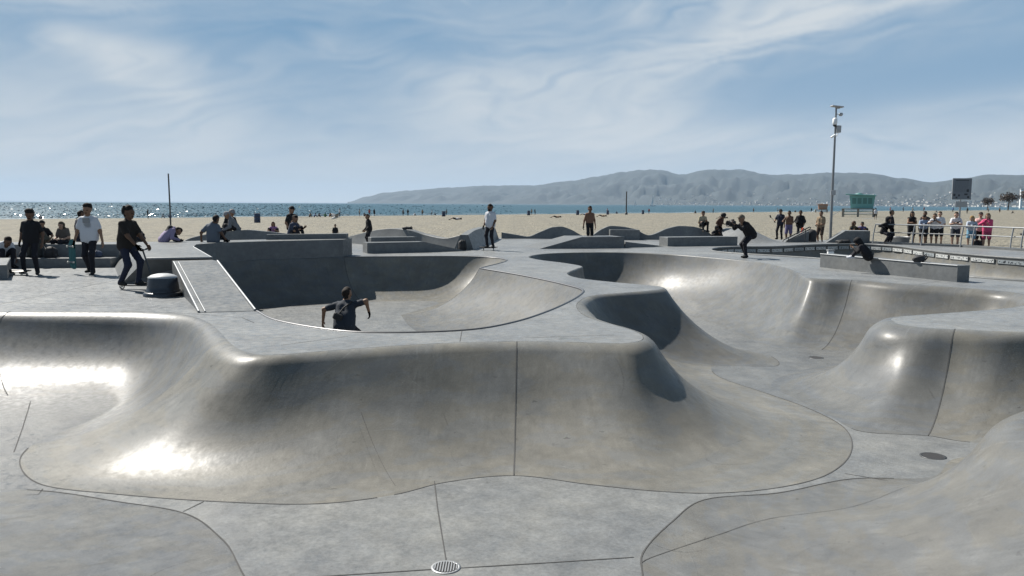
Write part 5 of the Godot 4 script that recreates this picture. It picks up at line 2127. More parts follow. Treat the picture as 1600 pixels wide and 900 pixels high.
# look: shirt, trousers, shoes, skin, hair (linear colours), head style, sleeve 0 none 1 short 2 long, leg 0 shorts 1 long, size
func person(label: String, at: Vector3, turn: float, p: Dictionary, look: Dictionary, cell := 0.022, group := "") -> Node3D:
	var t := thing("person", label, "person", at, turn, group)
	var s: float = look.get("size", 1.0) * 1.02
	var far := cell > 0.035
	var pel: Vector3 = p.pel
	var chest: Vector3 = p.chest
	var head: Vector3 = p.head - (p.head - p.chest).normalized() * 0.045
	var up := (chest - pel).normalized()
	var twist: float = p.get("twist", 0.0)
	var across := Vector3(cos(twist), 0, -sin(twist)) if not p.has("across") else Vector3(p.across)
	var hips := Vector3.RIGHT if not p.has("hips") else Vector3(p.hips)
	var sleeve: int = look.get("sleeve", 1)
	var leg: int = look.get("leg", 1)
	var loose: float = look.get("loose", 0.012)
	var top := 1 if sleeve > 0 or look.has("vest") else 0
	var neck := chest + up * 0.15
	var b := []
	for e in [-1.0, 1.0]:
		var off: Vector3 = across * e * 0.075
		b.append([pel + hips * e * 0.055 + up * 0.06, chest + off, 0.106 + loose, 0.106 + loose * 0.4, top])
		b.append([pel + hips * e * 0.05 - up * 0.02, pel + hips * e * 0.06 + up * 0.05, 0.113, 0.108, 2])
	if top == 1:
		for e in [-1.0, 1.0]:
			b.append([pel + hips * e * 0.065 - up * 0.045, pel + hips * e * 0.06 + up * 0.14, 0.108 + loose, 0.108 + loose, 1])
	var sl: Vector3 = chest + up * 0.065 + across * 0.155
	var sr: Vector3 = chest + up * 0.065 - across * 0.155
	b.append([chest + up * 0.10, sl, 0.068, 0.058, top])
	b.append([chest + up * 0.10, sr, 0.068, 0.058, top])
	b.append([chest + up * 0.06, neck, 0.085, 0.055, top])
	b.append([neck - up * 0.03, neck.lerp(head, 0.75), 0.056, 0.05, 0])
	for e in [0, 1]:
		var sign_ := 1.0 if e == 0 else -1.0
		var sh: Vector3 = sl if e == 0 else sr
		var w: Vector3 = p.wl if e == 0 else p.wr
		var hint: Vector3 = p.get("el" if e == 0 else "er", Vector3(sign_ * 0.5, -0.1, -1))
		if sh.distance_to(w) > 0.545:
			w = sh + (w - sh).normalized() * 0.545
		var elbow := joint_between(sh, w, 0.29, 0.26, hint)
		b.append([sh, elbow, 0.050, 0.041, 1 if sleeve == 2 else 0])
		b.append([elbow, w, 0.041, 0.028, 1 if sleeve == 2 else 0])
		if sleeve == 1:
			b.append([sh, sh.lerp(elbow, 0.66), 0.062, 0.068, 1])
		elif sleeve == 2:
			b.append([sh, elbow, 0.058, 0.052, 1])
			b.append([elbow, elbow.lerp(w, 0.9), 0.052, 0.042, 1])
		if not far:
			p["hand_%d" % e] = [w, (w - elbow).normalized(), sign_]
		else:
			b.append([w, w + (w - elbow).normalized() * 0.14, 0.035, 0.03, 0])
		var hip := pel + hips * sign_ * 0.088 - up * 0.03
		var ankle: Vector3 = p.al if e == 0 else p.ar
		if hip.distance_to(ankle) > 0.85:
			hip = ankle + (hip - ankle).normalized() * 0.85
		var khint: Vector3 = p.get("kl" if e == 0 else "kr", Vector3(sign_ * 0.12, 0.1, 1))
		var knee := joint_between(hip, ankle, 0.435, 0.425, khint)
		var fat := 0.012 if leg == 1 else 0.02
		b.append([hip, knee, 0.082 + fat * 0.6, 0.058 + (fat if leg == 1 else 0.0), 2 if leg == 1 else 0])
		b.append([knee, ankle, 0.055 + (fat if leg == 1 else 0.0), 0.037 + (fat * 1.2 if leg == 1 else 0.0), 2 if leg == 1 else 0])
		if leg == 0:
			b.append([hip, hip.lerp(knee, 0.92), 0.098, 0.088, 2])
			b.append([knee.lerp(ankle, 0.2) - Vector3(0, 0, 0.012), knee.lerp(ankle, 0.5) - Vector3(0, 0, 0.012), 0.05, 0.042, 0])
		var toe: Vector3 = p.get("tl" if e == 0 else "tr", Vector3(sign_ * 0.25, 0, 1)).normalized()
		b.append([ankle - toe * 0.045 + Vector3(0, -0.035, 0), ankle + toe * 0.15 + Vector3(0, -0.042, 0), 0.040, 0.034, 3])
		b.append([ankle, ankle + toe * 0.06 + Vector3(0, -0.03, 0), 0.044, 0.042, 3])
	if look.has("pack"):
		var back := across.cross(up).normalized()
		b.append([chest - back * 0.17 - up * 0.20, chest - back * 0.17 + up * 0.06, 0.105, 0.095, 6])
	if far:
		b.append([head + Vector3(0, 0.03, 0), head - Vector3(0, 0.05, -0.01), 0.105, 0.085, 4])
		b.append([head + Vector3(0, -0.02, 0.03), head + Vector3(0, -0.06, 0.03), 0.085, 0.075, 0])
	for q in b:
		q[0] *= s
		q[1] *= s
		q[2] *= s
		q[3] *= s
	var parts := net_meshes(b, cell, 0.035 * s, 7, true)
	var st := begin()
	var skin := SurfaceTool.new()
	skin.begin(Mesh.PRIMITIVE_TRIANGLES)
	if parts[0]:
		skin.append_from(parts[0], 0, Transform3D.IDENTITY)
	var cloth := func(c: Vector3, rough := 0.85) -> Material:
		var key := "cloth %s" % c
		if not M.has(key):
			plain(key, lin(c.x, c.y, c.z), rough, 0.0, 0.35)
		return M[key]
	if not far:
		var hm := head_meshes(look.get("style", "short"))
		var face: Vector3 = p.get("face", Vector3(0, -0.05, 1))
		var hb := Basis.looking_at(-face.normalized(), Vector3.UP if not p.has("crown") else Vector3(p.crown)).scaled(Vector3.ONE * s * 1.04)
		var hx := Transform3D(hb, head * s)
		if hm[0]:
			skin.append_from(hm[0], 0, hx)
		for e in [0, 1]:
			var h: Array = p["hand_%d" % e]
			var y: Vector3 = -h[1]
			var fwd: Vector3 = p.get("thumb", Vector3(0, 0.15, 1))
			var z: Vector3 = (fwd - y * fwd.dot(y)).normalized()
			var hb2 := Basis(y.cross(z) * h[2], y, z).scaled_local(Vector3.ONE * s * 1.02)
			skin.append_from(make_hand(), 0, Transform3D(hb2, h[0] * s))
		if hm[4]:
			var hair := part("hat" if look.get("style", "") in ["cap", "backcap"] else ("hood" if look.get("style", "") == "hood" else "hair"), hm[4], cloth.call(look.get("hair", Vector3(0.012, 0.010, 0.009))), t)
			hair.transform = hx
		if hm[5]:
			var ey := part("eyes_and_lips", hm[5], cloth.call(look.get("skin", Vector3(0.25, 0.15, 0.1)) * 0.3), t)
			ey.transform = hx
	elif parts[4]:
		part("hair", parts[4], cloth.call(look.get("hair", Vector3(0.02, 0.015, 0.012))), t)
	part("body", skin.commit(), cloth.call(look.get("skin", Vector3(0.25, 0.15, 0.10)), 0.6), t)
	for q in [[1, "shirt", look.get("shirt", Vector3(0.02, 0.02, 0.02))], [2, "shorts" if leg == 0 else "trousers", look.get("trousers", Vector3(0.015, 0.015, 0.02))], [3, "shoes", look.get("shoes", Vector3(0.02, 0.02, 0.02))], [6, "backpack", look.get("pack", Vector3(0.02, 0.02, 0.02))]]:
		if parts[q[0]]:
			part(q[1], parts[q[0]], cloth.call(q[2]), t)
	return t


func build_people() -> void:
	folds.seed = 3
	folds.frequency = 1.0
	var tan_skin := Vector3(0.22, 0.13, 0.085)
	var fair := Vector3(0.36, 0.23, 0.17)
	var brown := Vector3(0.11, 0.062, 0.04)
	var black := Vector3(0.013, 0.013, 0.015)
	var navy := Vector3(0.018, 0.022, 0.04)
	var white := Vector3(0.50, 0.51, 0.54)
	var V := func(x: float, y: float, z: float) -> Vector3: return Vector3(x, y, z)
	# --- left of the park
	person("young man with dark curly hair in black shirt and trousers, looking down", Vector3(-12.62, 0, -21.0), 0.1, pose(STAND, {"wl": Vector3(0.30, 0.84, 0.05), "wr": Vector3(-0.24, 0.86, 0.1), "ar": Vector3(-0.16, 0.11, 0.12), "al": Vector3(0.14, 0.075, 0.05), "face": Vector3(0.1, -0.35, 1)}), {"style": "curly", "shirt": black, "skin": brown, "loose": 0.03, "size": 0.98}, 0.018)
	var walker := person("young man walking in a white printed T-shirt and black trousers", Vector3(-11.18, 0, -21.18), 0.12, pose(WALK, {"wr": Vector3(-0.33, 0.80, 0.06), "wl": Vector3(0.31, 0.80, 0.05), "al": Vector3(0.08, 0.075, 0.12), "ar": Vector3(-0.09, 0.10, -0.16)}), {"style": "curly", "shirt": white, "skin": tan_skin, "loose": 0.035, "size": 1.07}, 0.018)
	var st := begin()
	var pr := RandomNumberGenerator.new()
	pr.seed = 6
	box(st, Vector3(0.0, 1.42, 0.181), Vector3(0.17, 0.13, 0.012), Basis(Vector3.RIGHT, 0.05))
	for k in 3:
		box(st, Vector3(0.02 + 0.01 * k, 1.325 - k * 0.035, 0.186), Vector3(0.17 - k * 0.02, 0.014, 0.01))
	part("shirt_print", flat(st), M.pole_grey, walker)
	person("man in dark T-shirt and trousers standing on a kick scooter", Vector3(-8.38, 0.105, -17.46), 1.25, pose(STAND, {"pel": Vector3(0.0, 0.86, -0.05), "chest": Vector3(0, 1.20, 0.0), "head": Vector3(0, 1.53, 0.06), "wl": Vector3(0.16, 0.80, 0.36), "wr": Vector3(-0.14, 0.80, 0.36), "al": Vector3(0.06, 0.06, 0.17), "ar": Vector3(-0.10, 0.06, -0.14), "face": Vector3(0.2, -0.05, 1)}), {"style": "curly", "shirt": Vector3(0.02, 0.017, 0.015), "trousers": navy, "skin": brown, "loose": 0.03, "size": 1.03}, 0.018)
	person("person in a white T-shirt bending forward on the seating step", Vector3(-14.75, 0.27, -23.05), 1.0, pose(SIT, {"chest": Vector3(0, 0.36, 0.22), "head": Vector3(0, 0.52, 0.48), "wl": Vector3(0.18, -0.02, 0.45), "wr": Vector3(-0.18, -0.02, 0.45), "al": Vector3(0.12, -0.19, 0.40), "ar": Vector3(-0.12, -0.19, 0.38), "face": Vector3(0, -0.6, 1)}), {"shirt": white, "skin": brown, "loose": 0.02})
	person("boy in a dark T-shirt sitting upright on the seating tier", Vector3(-14.6, 0.64, -25.0), 0.0, pose(SIT, {"wl": Vector3(0.26, 0.08, 0.16), "wr": Vector3(-0.26, 0.08, 0.16), "al": Vector3(0.12, -0.1, 0.42), "ar": Vector3(-0.12, -0.1, 0.40)}), {"style": "backcap", "hair": black, "shirt": black, "skin": tan_skin, "size": 0.8})
	person("person in olive clothes crouched over a board on the seating tier", Vector3(-14.2, 0.64, -24.0), 0.2, pose(SIT, {"chest": Vector3(0, 0.34, 0.18), "head": Vector3(0, 0.52, 0.40), "al": Vector3(0.14, -0.33, 0.36), "ar": Vector3(-0.14, -0.33, 0.36), "face": Vector3(0, -0.8, 1)}), {"style": "cap", "hair": Vector3(0.05, 0.045, 0.035), "shirt": Vector3(0.075, 0.07, 0.055), "sleeve": 2, "trousers": Vector3(0.05, 0.05, 0.045), "skin": tan_skin})
	person("long-haired person sitting on the tier next to the crouched one", Vector3(-13.6, 0.64, -24.35), -0.2, pose(SIT, {"head": Vector3(0, 0.68, 0.16), "al": Vector3(0.14, -0.33, 0.42), "ar": Vector3(-0.14, -0.33, 0.42)}), {"style": "long", "hair": Vector3(0.06, 0.045, 0.03), "shirt": Vector3(0.10, 0.085, 0.075), "skin": fair, "size": 0.85})
	person("man in dark navy clothes walking away along the sand", sand_at(-15.1, -28.0), 2.7, pose(WALK), {"shirt": navy, "trousers": navy, "skin": brown})
	person("person in a dark open jacket over a blue shirt sitting on the sand", sand_at(-14.6, -31.2) + Vector3(0, 0.35, 0), 0.1, pose(SQUAT), {"shirt": Vector3(0.03, 0.035, 0.05), "sleeve": 2, "skin": tan_skin, "loose": 0.03})
	person("person hunched forward in a lilac top sitting at the platform's back edge", Vector3(-11.3, 0.62, -26.0), 2.2, pose(SIT, {"pel": Vector3(0, 0.1, 0), "chest": Vector3(0, 0.33, 0.20), "head": Vector3(0, 0.33, 0.47), "wl": Vector3(0.2, 0.06, 0.4), "wr": Vector3(-0.2, 0.06, 0.4), "al": Vector3(0.14, 0.08, 0.36), "ar": Vector3(-0.14, 0.08, 0.36), "face": Vector3(0, -1, 0.6)}), {"shirt": Vector3(0.24, 0.20, 0.30), "sleeve": 2, "skin": tan_skin, "loose": 0.04})
	person("man in a blue-grey T-shirt sitting with his back turned on the platform", Vector3(-9.75, 0.62, -26.1), 3.0, pose(SIT, {"chest": Vector3(0.03, 0.43, 0.05), "head": Vector3(-0.06, 0.73, 0.13), "wl": Vector3(0.42, 0.06, 0.05), "wr": Vector3(-0.42, 0.06, 0.02), "al": Vector3(0.2, 0.06, 0.40), "ar": Vector3(-0.2, 0.06, 0.40)}), {"style": "cap", "hair": black, "shirt": Vector3(0.10, 0.115, 0.14), "skin": brown, "loose": 0.03, "size": 1.04})
	person("man in a black top and pale cap leaning over behind the rolling wall", Vector3(-11.1, -0.1, -31.2), 1.0, pose(STAND, {"chest": Vector3(0, 1.20, 0.16), "head": Vector3(0, 1.50, 0.30), "wl": Vector3(0.2, 0.92, 0.42), "wr": Vector3(-0.2, 0.92, 0.42), "face": Vector3(0, -0.5, 1)}), {"style": "cap", "hair": Vector3(0.2, 0.2, 0.21), "shirt": black, "sleeve": 2, "skin": tan_skin, "size": 1.08})
	person("man in a grey hooded top sitting bent on the rolling wall's crest", Vector3(-10.35, 0.84, -30.1), -1.1, pose(SIT, {"chest": Vector3(0, 0.38, 0.16), "head": Vector3(0, 0.62, 0.34), "wl": Vector3(0.15, 0.05, 0.5), "wr": Vector3(-0.12, 0.1, 0.48), "al": Vector3(0.12, -0.2, 0.5), "ar": Vector3(-0.12, -0.2, 0.5), "face": Vector3(0, -0.6, 1)}), {"style": "cap", "hair": Vector3(0.22, 0.22, 0.23), "shirt": Vector3(0.15, 0.155, 0.165), "sleeve": 2, "trousers": black, "skin": tan_skin})
	person("girl with long hair in a pink and purple top sitting on the sand", sand_at(-13.1, -44) + Vector3(0, 0.14, 0), 0.1, pose(SQUAT), {"style": "long", "hair": Vector3(0.05, 0.025, 0.015), "shirt": Vector3(0.26, 0.14, 0.28), "skin": tan_skin, "size": 0.95})
	person("man in black with a black cap standing behind the platform's curb", Vector3(-9.25, -0.1, -33.6), 1.1, pose(STAND, {"wl": Vector3(0.22, 0.95, 0.22), "wr": Vector3(-0.25, 0.85, 0.1), "face": Vector3(0, -0.2, 1)}), {"style": "cap", "hair": black, "shirt": black, "skin": tan_skin, "loose": 0.035, "size": 1.08})
	person("man in a dark blue T-shirt sitting and looking down at his hands", Vector3(-8.35, 0.60, -30.3), 1.35, pose(SIT, {"chest": Vector3(0, 0.42, 0.08), "head": Vector3(0, 0.74, 0.17), "wl": Vector3(0.1, 0.36, 0.46), "wr": Vector3(-0.1, 0.34, 0.46), "al": Vector3(0.1, 0.0, 0.45), "ar": Vector3(-0.1, 0.0, 0.45), "face": Vector3(0, -0.5, 1)}), {"shirt": Vector3(0.045, 0.055, 0.085), "skin": tan_skin, "loose": 0.025})
	person("child whose head shows over the platform's curb, below the gull", sand_at(-8.9, -40.3), 0.3, pose(STAND), {"shirt": black, "skin": tan_skin, "size": 0.56})
	# --- riders and the photographer
	person("young person in black standing with folded hands behind the two-level ledge", Vector3(-6.30, 0, -35.3), -1.0, pose(STAND, {"chest": Vector3(0, 1.26, 0.04), "head": Vector3(0, 1.58, 0.10), "wl": Vector3(0.12, 0.86, 0.24), "wr": Vector3(-0.14, 0.86, 0.22)}), {"shirt": black, "sleeve": 2, "skin": tan_skin, "size": 0.84, "loose": 0.02})
	var rider := person("skater in a dark T-shirt with arms spread, riding inside the left pool", Vector3(-3.42, -1.30, -16.35), 3.05, pose(STAND, {"pel": Vector3(0, 0.70, -0.12), "chest": Vector3(0.02, 1.0, 0.04), "head": Vector3(0.02, 1.30, 0.16), "wl": Vector3(0.50, 0.72, 0.10), "wr": Vector3(-0.42, 0.92, 0.14), "el": Vector3(0.3, 0.6, -0.3), "er": Vector3(-1.0, 0.7, -0.4), "al": Vector3(0.20, 0.075, 0.05), "ar": Vector3(-0.22, 0.075, -0.05), "kl": Vector3(0.4, 0, 1), "kr": Vector3(-0.4, 0, 1), "face": Vector3(-0.1, -0.1, 1)}), {"shirt": Vector3(0.03, 0.036, 0.048), "skin": tan_skin, "hair": Vector3(0.02, 0.014, 0.011), "loose": 0.04, "size": 1.03}, 0.018)
	st = begin()
	tube(st, PackedVector3Array([Vector3(-0.14, 1.20, -0.02), Vector3(0.0, 1.08, -0.155), Vector3(0.12, 0.92, -0.20)]), 0.016, 6)
	box(st, Vector3(0.10, 0.90, -0.235), Vector3(0.20, 0.14, 0.07), Basis(Vector3.BACK, 0.4), 0.02)
	part("sling_bag", flat(st), M.bag_black, rider)
	person("bearded man in a loose white shirt and black trousers rolling on a skateboard", Vector3(-0.90, 0.098, -33.07), -0.55, pose(STAND, {"wl": Vector3(0.22, 0.84, 0.16), "wr": Vector3(-0.20, 0.85, 0.18), "al": Vector3(0.10, 0.075, -0.04), "ar": Vector3(-0.10, 0.075, 0.06), "face": Vector3(-0.4, 0.05, 1)}), {"style": "beard", "shirt": white, "skin": brown, "loose": 0.035, "size": 1.04}, 0.018)
	person("shirtless man in black trousers rolling on a skateboard", Vector3(3.52, 0.098, -36.5), 0.2, pose(STAND, {"wl": Vector3(0.27, 0.82, -0.02), "wr": Vector3(-0.29, 0.80, 0.0), "ar": Vector3(-0.12, 0.075, 0.14), "al": Vector3(0.09, 0.075, -0.13)}), {"style": "short", "sleeve": 0, "skin": Vector3(0.16, 0.085, 0.055), "trousers": black, "shoes": Vector3(0.16, 0.15, 0.14)}, 0.018)
	var shooter := person("photographer in black bending forward with a camera held out", Vector3(8.48, 0, -29.02), -1.25, pose(STAND, {"pel": Vector3(0, 0.82, -0.16), "chest": Vector3(0, 1.10, 0.06), "head": Vector3(0, 1.36, 0.24), "wl": Vector3(0.12, 1.13, 0.52), "wr": Vector3(-0.12, 1.14, 0.52), "el": Vector3(0.5, -1, 0), "er": Vector3(-0.5, -1, 0), "al": Vector3(0.10, 0.075, 0.06), "ar": Vector3(-0.10, 0.075, -0.08), "face": Vector3(0, -0.12, 1)}), {"style": "cap", "hair": Vector3(0.13, 0.11, 0.085), "shirt": black, "sleeve": 2, "skin": tan_skin, "loose": 0.05, "size": 1.05}, 0.018)
	var cam := thing("photo_camera", "dark camera with hood held in front of the photographer's face", "camera", Vector3(8.48, 0, -29.02), -1.25)
	st = begin()
	box(st, Vector3(0, 1.24, 0.60), Vector3(0.26, 0.22, 0.16), Basis.IDENTITY, 0.03)
	box(st, Vector3(0, 1.37, 0.60), Vector3(0.12, 0.07, 0.10), Basis.IDENTITY, 0.02)
	part("camera_body", flat(st), M.bag_black, cam)
	st = begin()
	lathe(st, Vector3(0, 1.24, 0.66), [[0.07, 0.0], [0.07, 0.07], [0.11, 0.09], [0.12, 0.15], [0.11, 0.15], [0.05, 0.09]], 14, Basis(Vector3.RIGHT, PI / 2))
	part("lens_hood", flat(st), M.bag_black, cam)
	# --- beyond the bowls
	person("person in a pale top sitting on the crest of the double-humped wall", Vector3(10.45, 0.72, -44.2), 0.2, pose(SIT, {"al": Vector3(0.12, -0.2, 0.44), "ar": Vector3(-0.12, -0.2, 0.44), "wl": Vector3(0.1, 0.28, 0.3), "wr": Vector3(-0.1, 0.28, 0.3)}), {"style": "bun", "shirt": Vector3(0.32, 0.28, 0.2), "skin": tan_skin, "trousers": black})
	person("thin person with a big round afro leaning forward by the mound", Vector3(11.15, 0.0, -43.0), 0.7, pose(STAND, {"pel": Vector3(0, 0.9, -0.08), "chest": Vector3(0, 1.22, 0.02), "head": Vector3(0.0, 1.50, 0.22), "wl": Vector3(0.14, 1.0, 0.2), "wr": Vector3(-0.2, 0.86, 0.06), "face": Vector3(0, -0.7, 1)}), {"style": "afro", "hair": black, "shirt": Vector3(0.06, 0.03, 0.022), "trousers": Vector3(0.03, 0.022, 0.02), "skin": brown, "size": 0.88})
	person("dark figure sitting behind the box ledge", Vector3(10.25, 0.16, -40.3), 0.0, pose(SQUAT), {"style": "hood", "hair": black, "shirt": black, "sleeve": 2, "skin": brown, "size": 0.85})
	person("man in navy shirt and dark trousers holding a stick out", sand_at(15.9, -47.6), -0.7, pose(STAND, {"wr": Vector3(-0.22, 1.0, 0.3), "ar": Vector3(-0.16, 0.075, 0)}), {"style": "cap", "hair": black, "shirt": navy, "skin": tan_skin, "size": 1.03})
	var pole := thing("selfie_stick", "thin stick held out by the man in navy shirt", "stick", sand_at(15.9, -47.6))
	st = begin()
	tube(st, PackedVector3Array([Vector3(-0.33, 1.0, 0.16), Vector3(-0.75, 1.32, 0.5)]), 0.012, 5)
	part("shaft", flat(st), M.dark_metal, pole)
	st = begin()
	box(st, Vector3(-0.77, 1.36, 0.5), Vector3(0.08, 0.15, 0.02), Basis(Vector3.BACK, 0.4))
	part("phone", flat(st), M.bag_black, pole)
	person("shirtless man in purple shorts with forearms raised", sand_at(15.35, -44.5), -0.5, pose(STAND, {"wl": Vector3(0.10, 1.05, 0.3), "wr": Vector3(-0.22, 1.12, 0.32)}), {"sleeve": 0, "leg": 0, "trousers": Vector3(0.10, 0.09, 0.17), "skin": brown})
	person("man in a bulky black hooded top and black trousers", sand_at(16.5, -46.0), -0.2, pose(STAND, {"wl": Vector3(0.2, 0.98, 0.16), "wr": Vector3(-0.2, 0.98, 0.16)}), {"style": "short", "shirt": black, "sleeve": 2, "skin": brown, "loose": 0.06})
	person("man in tan shirt and brown shorts with a dark backpack", sand_at(16.5, -42.9), -0.8, pose(STAND, {"wl": Vector3(0.08, 0.98, 0.22), "wr": Vector3(-0.16, 0.95, 0.22)}), {"leg": 0, "shirt": Vector3(0.24, 0.18, 0.12), "trousers": Vector3(0.06, 0.04, 0.03), "skin": tan_skin, "pack": black})
	person("person in an olive top sitting behind the sloped grey wall", sand_at(19.5, -46) + Vector3(0, 0.35, 0), 0.4, pose(SQUAT, {"face": Vector3(0.3, 0, 1)}), {"style": "long", "hair": Vector3(0.05, 0.03, 0.02), "shirt": Vector3(0.11, 0.095, 0.06), "skin": tan_skin})
	person("person in a purple top sitting behind the sloped grey wall", sand_at(20.1, -46.1) + Vector3(0, 0.3, 0), -0.3, pose(SQUAT), {"style": "bun", "hair": black, "shirt": Vector3(0.10, 0.09, 0.22), "skin": tan_skin})
	person("person in black with a pale badge crouching at the end of the sloped wall", Vector3(18.85, 0.0, -40.4), 0.6, pose(STAND, {"pel": Vector3(0, 0.62, -0.15), "chest": Vector3(0, 0.94, 0.0), "head": Vector3(0, 1.24, 0.08)}), {"style": "hood", "hair": black, "shirt": black, "sleeve": 2, "skin": tan_skin})
	person("man in a black jacket standing sideways at the end of the railing", Vector3(19.15, 0, -40.6), 1.3, pose(STAND, {"face": Vector3(0.2, -0.1, 1)}), {"shirt": Vector3(0.02, 0.017, 0.022), "sleeve": 2, "skin": tan_skin, "loose": 0.04, "size": 0.98})
	person("person in a black hooded top hunched on the curved ledge", Vector3(10.0, 0.41, -22.7), -1.9, pose(SQUAT, {"chest": Vector3(0, 0.38, 0.06), "head": Vector3(0, 0.60, 0.24), "face": Vector3(0, -0.8, 1)}), {"style": "hood", "hair": black, "shirt": black, "sleeve": 2, "shoes": white, "skin": tan_skin, "loose": 0.05, "size": 0.82})
	# --- spectators along the railing
	var grp := "spectators along the railing"
	person("spectator in a black vest with folded arms at the start of the row", Vector3(21.2, -0.1, -42.6), -0.35, pose(STAND, {"wl": Vector3(-0.06, 1.08, 0.2), "wr": Vector3(0.06, 1.12, 0.2), "el": Vector3(1, -0.4, 0), "er": Vector3(-1, -0.4, 0)}), {"vest": 1, "sleeve": 0, "leg": 0, "style": "long", "hair": black, "shirt": black, "trousers": black, "skin": tan_skin}, 0.024, grp)
	person("spectator in a pale blue shirt leaning on the railing", Vector3(20.65, -0.05, -40.3), -0.4, pose(LEAN, {"face": Vector3(0, -0.4, 1)}), {"shirt": Vector3(0.22, 0.27, 0.36), "sleeve": 2, "leg": 0, "trousers": black, "skin": tan_skin, "size": 0.95}, 0.024, grp)
	person("spectator in dark clothes half hidden behind the leaning man in white", Vector3(22.3, -0.1, -43.4), -0.5, pose(STAND, {"wl": Vector3(0.1, 1.3, 0.3)}), {"shirt": Vector3(0.06, 0.05, 0.05), "leg": 0, "skin": brown}, 0.024, grp)
	person("spectator in white T-shirt and black shorts propping his chin on his hands", Vector3(21.05, -0.05, -40.0), -0.5, pose(LEAN, {"wl": Vector3(0.02, 1.25, 0.34), "wr": Vector3(-0.04, 1.2, 0.36)}), {"shirt": white, "leg": 0, "trousers": black, "skin": tan_skin, "loose": 0.03}, 0.024, grp)
	person("tall spectator in white with black backpack straps", Vector3(22.15, -0.1, -41.6), -0.5, pose(STAND, {"wl": Vector3(0.15, 0.98, 0.25), "wr": Vector3(-0.15, 0.98, 0.25)}), {"shirt": white, "leg": 0, "trousers": black, "skin": fair, "pack": black, "hair": Vector3(0.03, 0.018, 0.01)}, 0.024, grp)
	person("broad spectator in a white T-shirt leaning with crossed forearms", Vector3(21.5, -0.05, -38.9), -0.5, pose(LEAN), {"shirt": Vector3(0.52, 0.52, 0.54), "leg": 0, "trousers": Vector3(0.03, 0.035, 0.045), "skin": fair, "loose": 0.04, "hair": Vector3(0.03, 0.018, 0.01), "size": 1.05}, 0.024, grp)
	person("long-haired blonde spectator in a pale blue shirt and denim shorts", Vector3(21.75, -0.05, -38.0), -0.5, pose(LEAN, {"face": Vector3(-0.4, -0.2, 1)}), {"style": "long", "hair": Vector3(0.26, 0.17, 0.07), "shirt": Vector3(0.34, 0.38, 0.45), "sleeve": 2, "leg": 0, "trousers": Vector3(0.12, 0.24, 0.33), "skin": fair, "size": 0.95}, 0.024, grp)
	person("spectator in a pale pink T-shirt and cap with folded arms", Vector3(22.45, -0.1, -38.5), -0.55, pose(STAND, {"wl": Vector3(-0.08, 1.12, 0.22), "wr": Vector3(0.08, 1.16, 0.22), "el": Vector3(1, -0.4, 0), "er": Vector3(-1, -0.4, 0)}), {"style": "cap", "hair": Vector3(0.04, 0.03, 0.03), "shirt": Vector3(0.50, 0.32, 0.30), "leg": 0, "trousers": black, "skin": fair, "loose": 0.03}, 0.024, grp)
	person("spectator in a bright pink top at the end of the row", Vector3(22.5, -0.1, -38.0), -0.6, pose(STAND, {"wl": Vector3(0.06, 1.15, 0.24), "wr": Vector3(-0.1, 1.3, 0.26)}), {"style": "long", "hair": Vector3(0.10, 0.065, 0.04), "shirt": Vector3(0.50, 0.07, 0.16), "sleeve": 2, "leg": 0, "trousers": Vector3(0.3, 0.05, 0.1), "skin": fair, "loose": 0.03, "size": 0.98}, 0.024, grp)
	# --- small figures far out on the beach: pixel-sized, so each is a simple figure
	var far := RandomNumberGenerator.new()
	far.seed = 31
	var shirts := [["black", black], ["white", white], ["red", Vector3(0.3, 0.05, 0.04)], ["blue", Vector3(0.05, 0.1, 0.25)], ["grey", Vector3(0.16, 0.16, 0.16)], ["tan", Vector3(0.26, 0.19, 0.13)], ["green", Vector3(0.06, 0.16, 0.07)], ["orange", Vector3(0.35, 0.14, 0.04)], ["purple", Vector3(0.12, 0.06, 0.2)], ["yellow", Vector3(0.4, 0.32, 0.08)]]
	# x in thousandths of the distance, distance, pose
	var spots := [[-596, 148, 0], [-588, 150, 1], [-538, 150, 2], [-454, 152, 0], [-434, 154, 1], [-426, 155, 1], [-252, 158, 1], [-246, 160, 1], [-240, 160, 1], [-233, 161, 1], [-227, 161, 1], [-220, 160, 2], [-215, 168, 0], [-190, 185, 0],
		[-184, 185, 1], [-178, 190, 0], [-172, 190, 0], [-136, 210, 0], [-130, 212, 0], [-122, 212, 1], [-112, 220, 0], [-100, 225, 0], [-96, 224, 1], [-82, 230, 0], [-70, 100, 2], [24, 240, 0], [28, 250, 0], [55, 120, 2], [90, 160, 2], [112, 130, 2], [118, 250, 0], [130, 260, 1],
		[170, 270, 0], [228, 230, 1], [250, 300, 0], [262, 120, 2], [300, 300, 0], [330, 290, 0], [352, 310, 1], [372, 330, 0], [452, 120, 0], [470, 260, 0], [486, 300, 0], [498, 230, 0], [512, 310, 0], [528, 250, 1], [548, 280, 0], [566, 230, 0], [592, 300, 0], [606, 260, 0], [622, 240, 1]]
	var names := [["standing", STAND], ["sitting", SQUAT], ["lying", {}]]
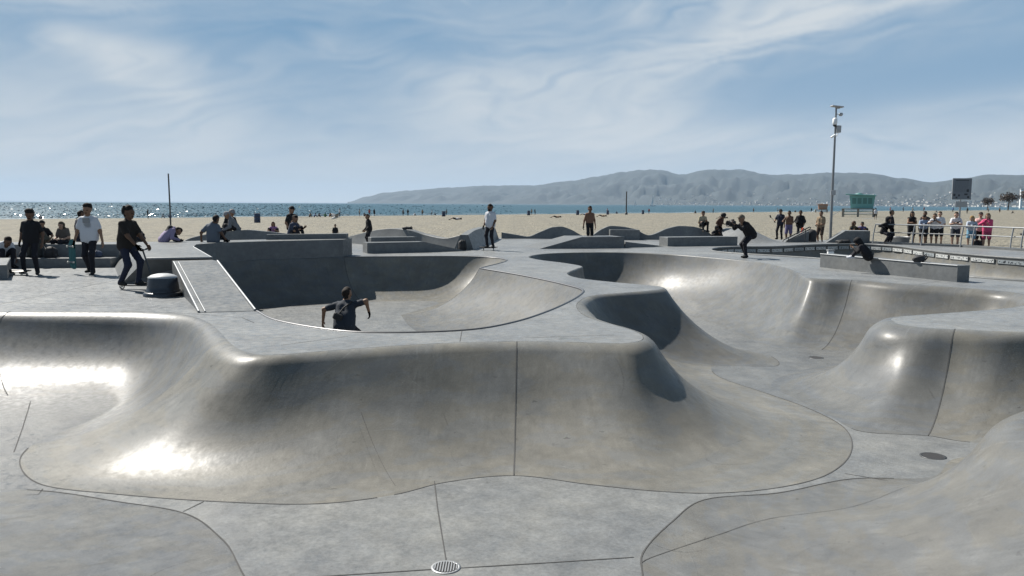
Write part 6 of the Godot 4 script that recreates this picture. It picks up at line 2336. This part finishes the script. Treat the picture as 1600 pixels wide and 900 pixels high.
	var told := {}
	for i in spots.size():
		var sp: Array = spots[i]
		var pick := far.randi() % 6
		var z: float = -sp[1]
		var at := sand_at(sp[0] / 1000.0 * sp[1], z)
		var near := "beyond the light pole"
		for mark in [[-480, "at the water beyond the seating tier"], [-400, "at the water beyond the net pole"], [-213, "at the water in the seated group past the trash can"], [-165, "at the water beyond the child and gull"], [-90, "at the water beyond the two-level ledge"], [-40, "on the sand beside the man in white shirt"], [60, "at the water past the man in white shirt"], [150, "on the sand near the short pole"], [290, "on the sand beyond the photographer"], [400, "on the sand beyond the light pole"], [500, "on the sand past the teal lifeguard hut"], [700, "on the sand beyond the railing"]]:
			if sp[0] < mark[0]:
				near = mark[1]
				break
		var c: Array
		var text := ""
		for k in shirts.size():
			c = shirts[(pick + k) % shirts.size()]
			text = "tiny %s beachgoer in %s %s" % [names[sp[2]][0], c[0], near]
			if not told.has(text):
				break
		told[text] = true
		var look := {"shirt": c[1], "skin": tan_skin, "leg": far.randi() % 2, "sleeve": 1}
		if sp[2] == 2:
			var o := person(text, at + Vector3(0, 0.13, 0), far.randf() * 0.8 + 1.2, {"pel": Vector3(0, 0.02, 0), "chest": Vector3(0, 0.03, 0.34), "head": Vector3(0, 0.06, 0.66), "wl": Vector3(0.26, -0.04, 0.1), "wr": Vector3(-0.26, -0.04, 0.1), "al": Vector3(0.1, -0.05, -0.82), "ar": Vector3(-0.1, -0.05, -0.82), "kl": Vector3(0, 1, 0), "kr": Vector3(0, 1, 0), "tl": Vector3(0, 0.4, -1), "tr": Vector3(0, 0.4, -1)}, look, 0.05, "beachgoers far out on the sand")
		else:
			person(text, at + Vector3(0, 0.0 if sp[2] == 0 else 0.02, 0), far.randf() * TAU, pose(names[sp[2]][1]), look, 0.05, "beachgoers far out on the sand")


func _ready() -> void:
	rng.seed = 7
	make_materials()
	more_materials()
	build_air()
	build_shore()
	build_hills()
	build_snake()
	build_pool()
	build_tiled_pool()
	build_deck()
	build_ledges()
	build_things()
	build_people()
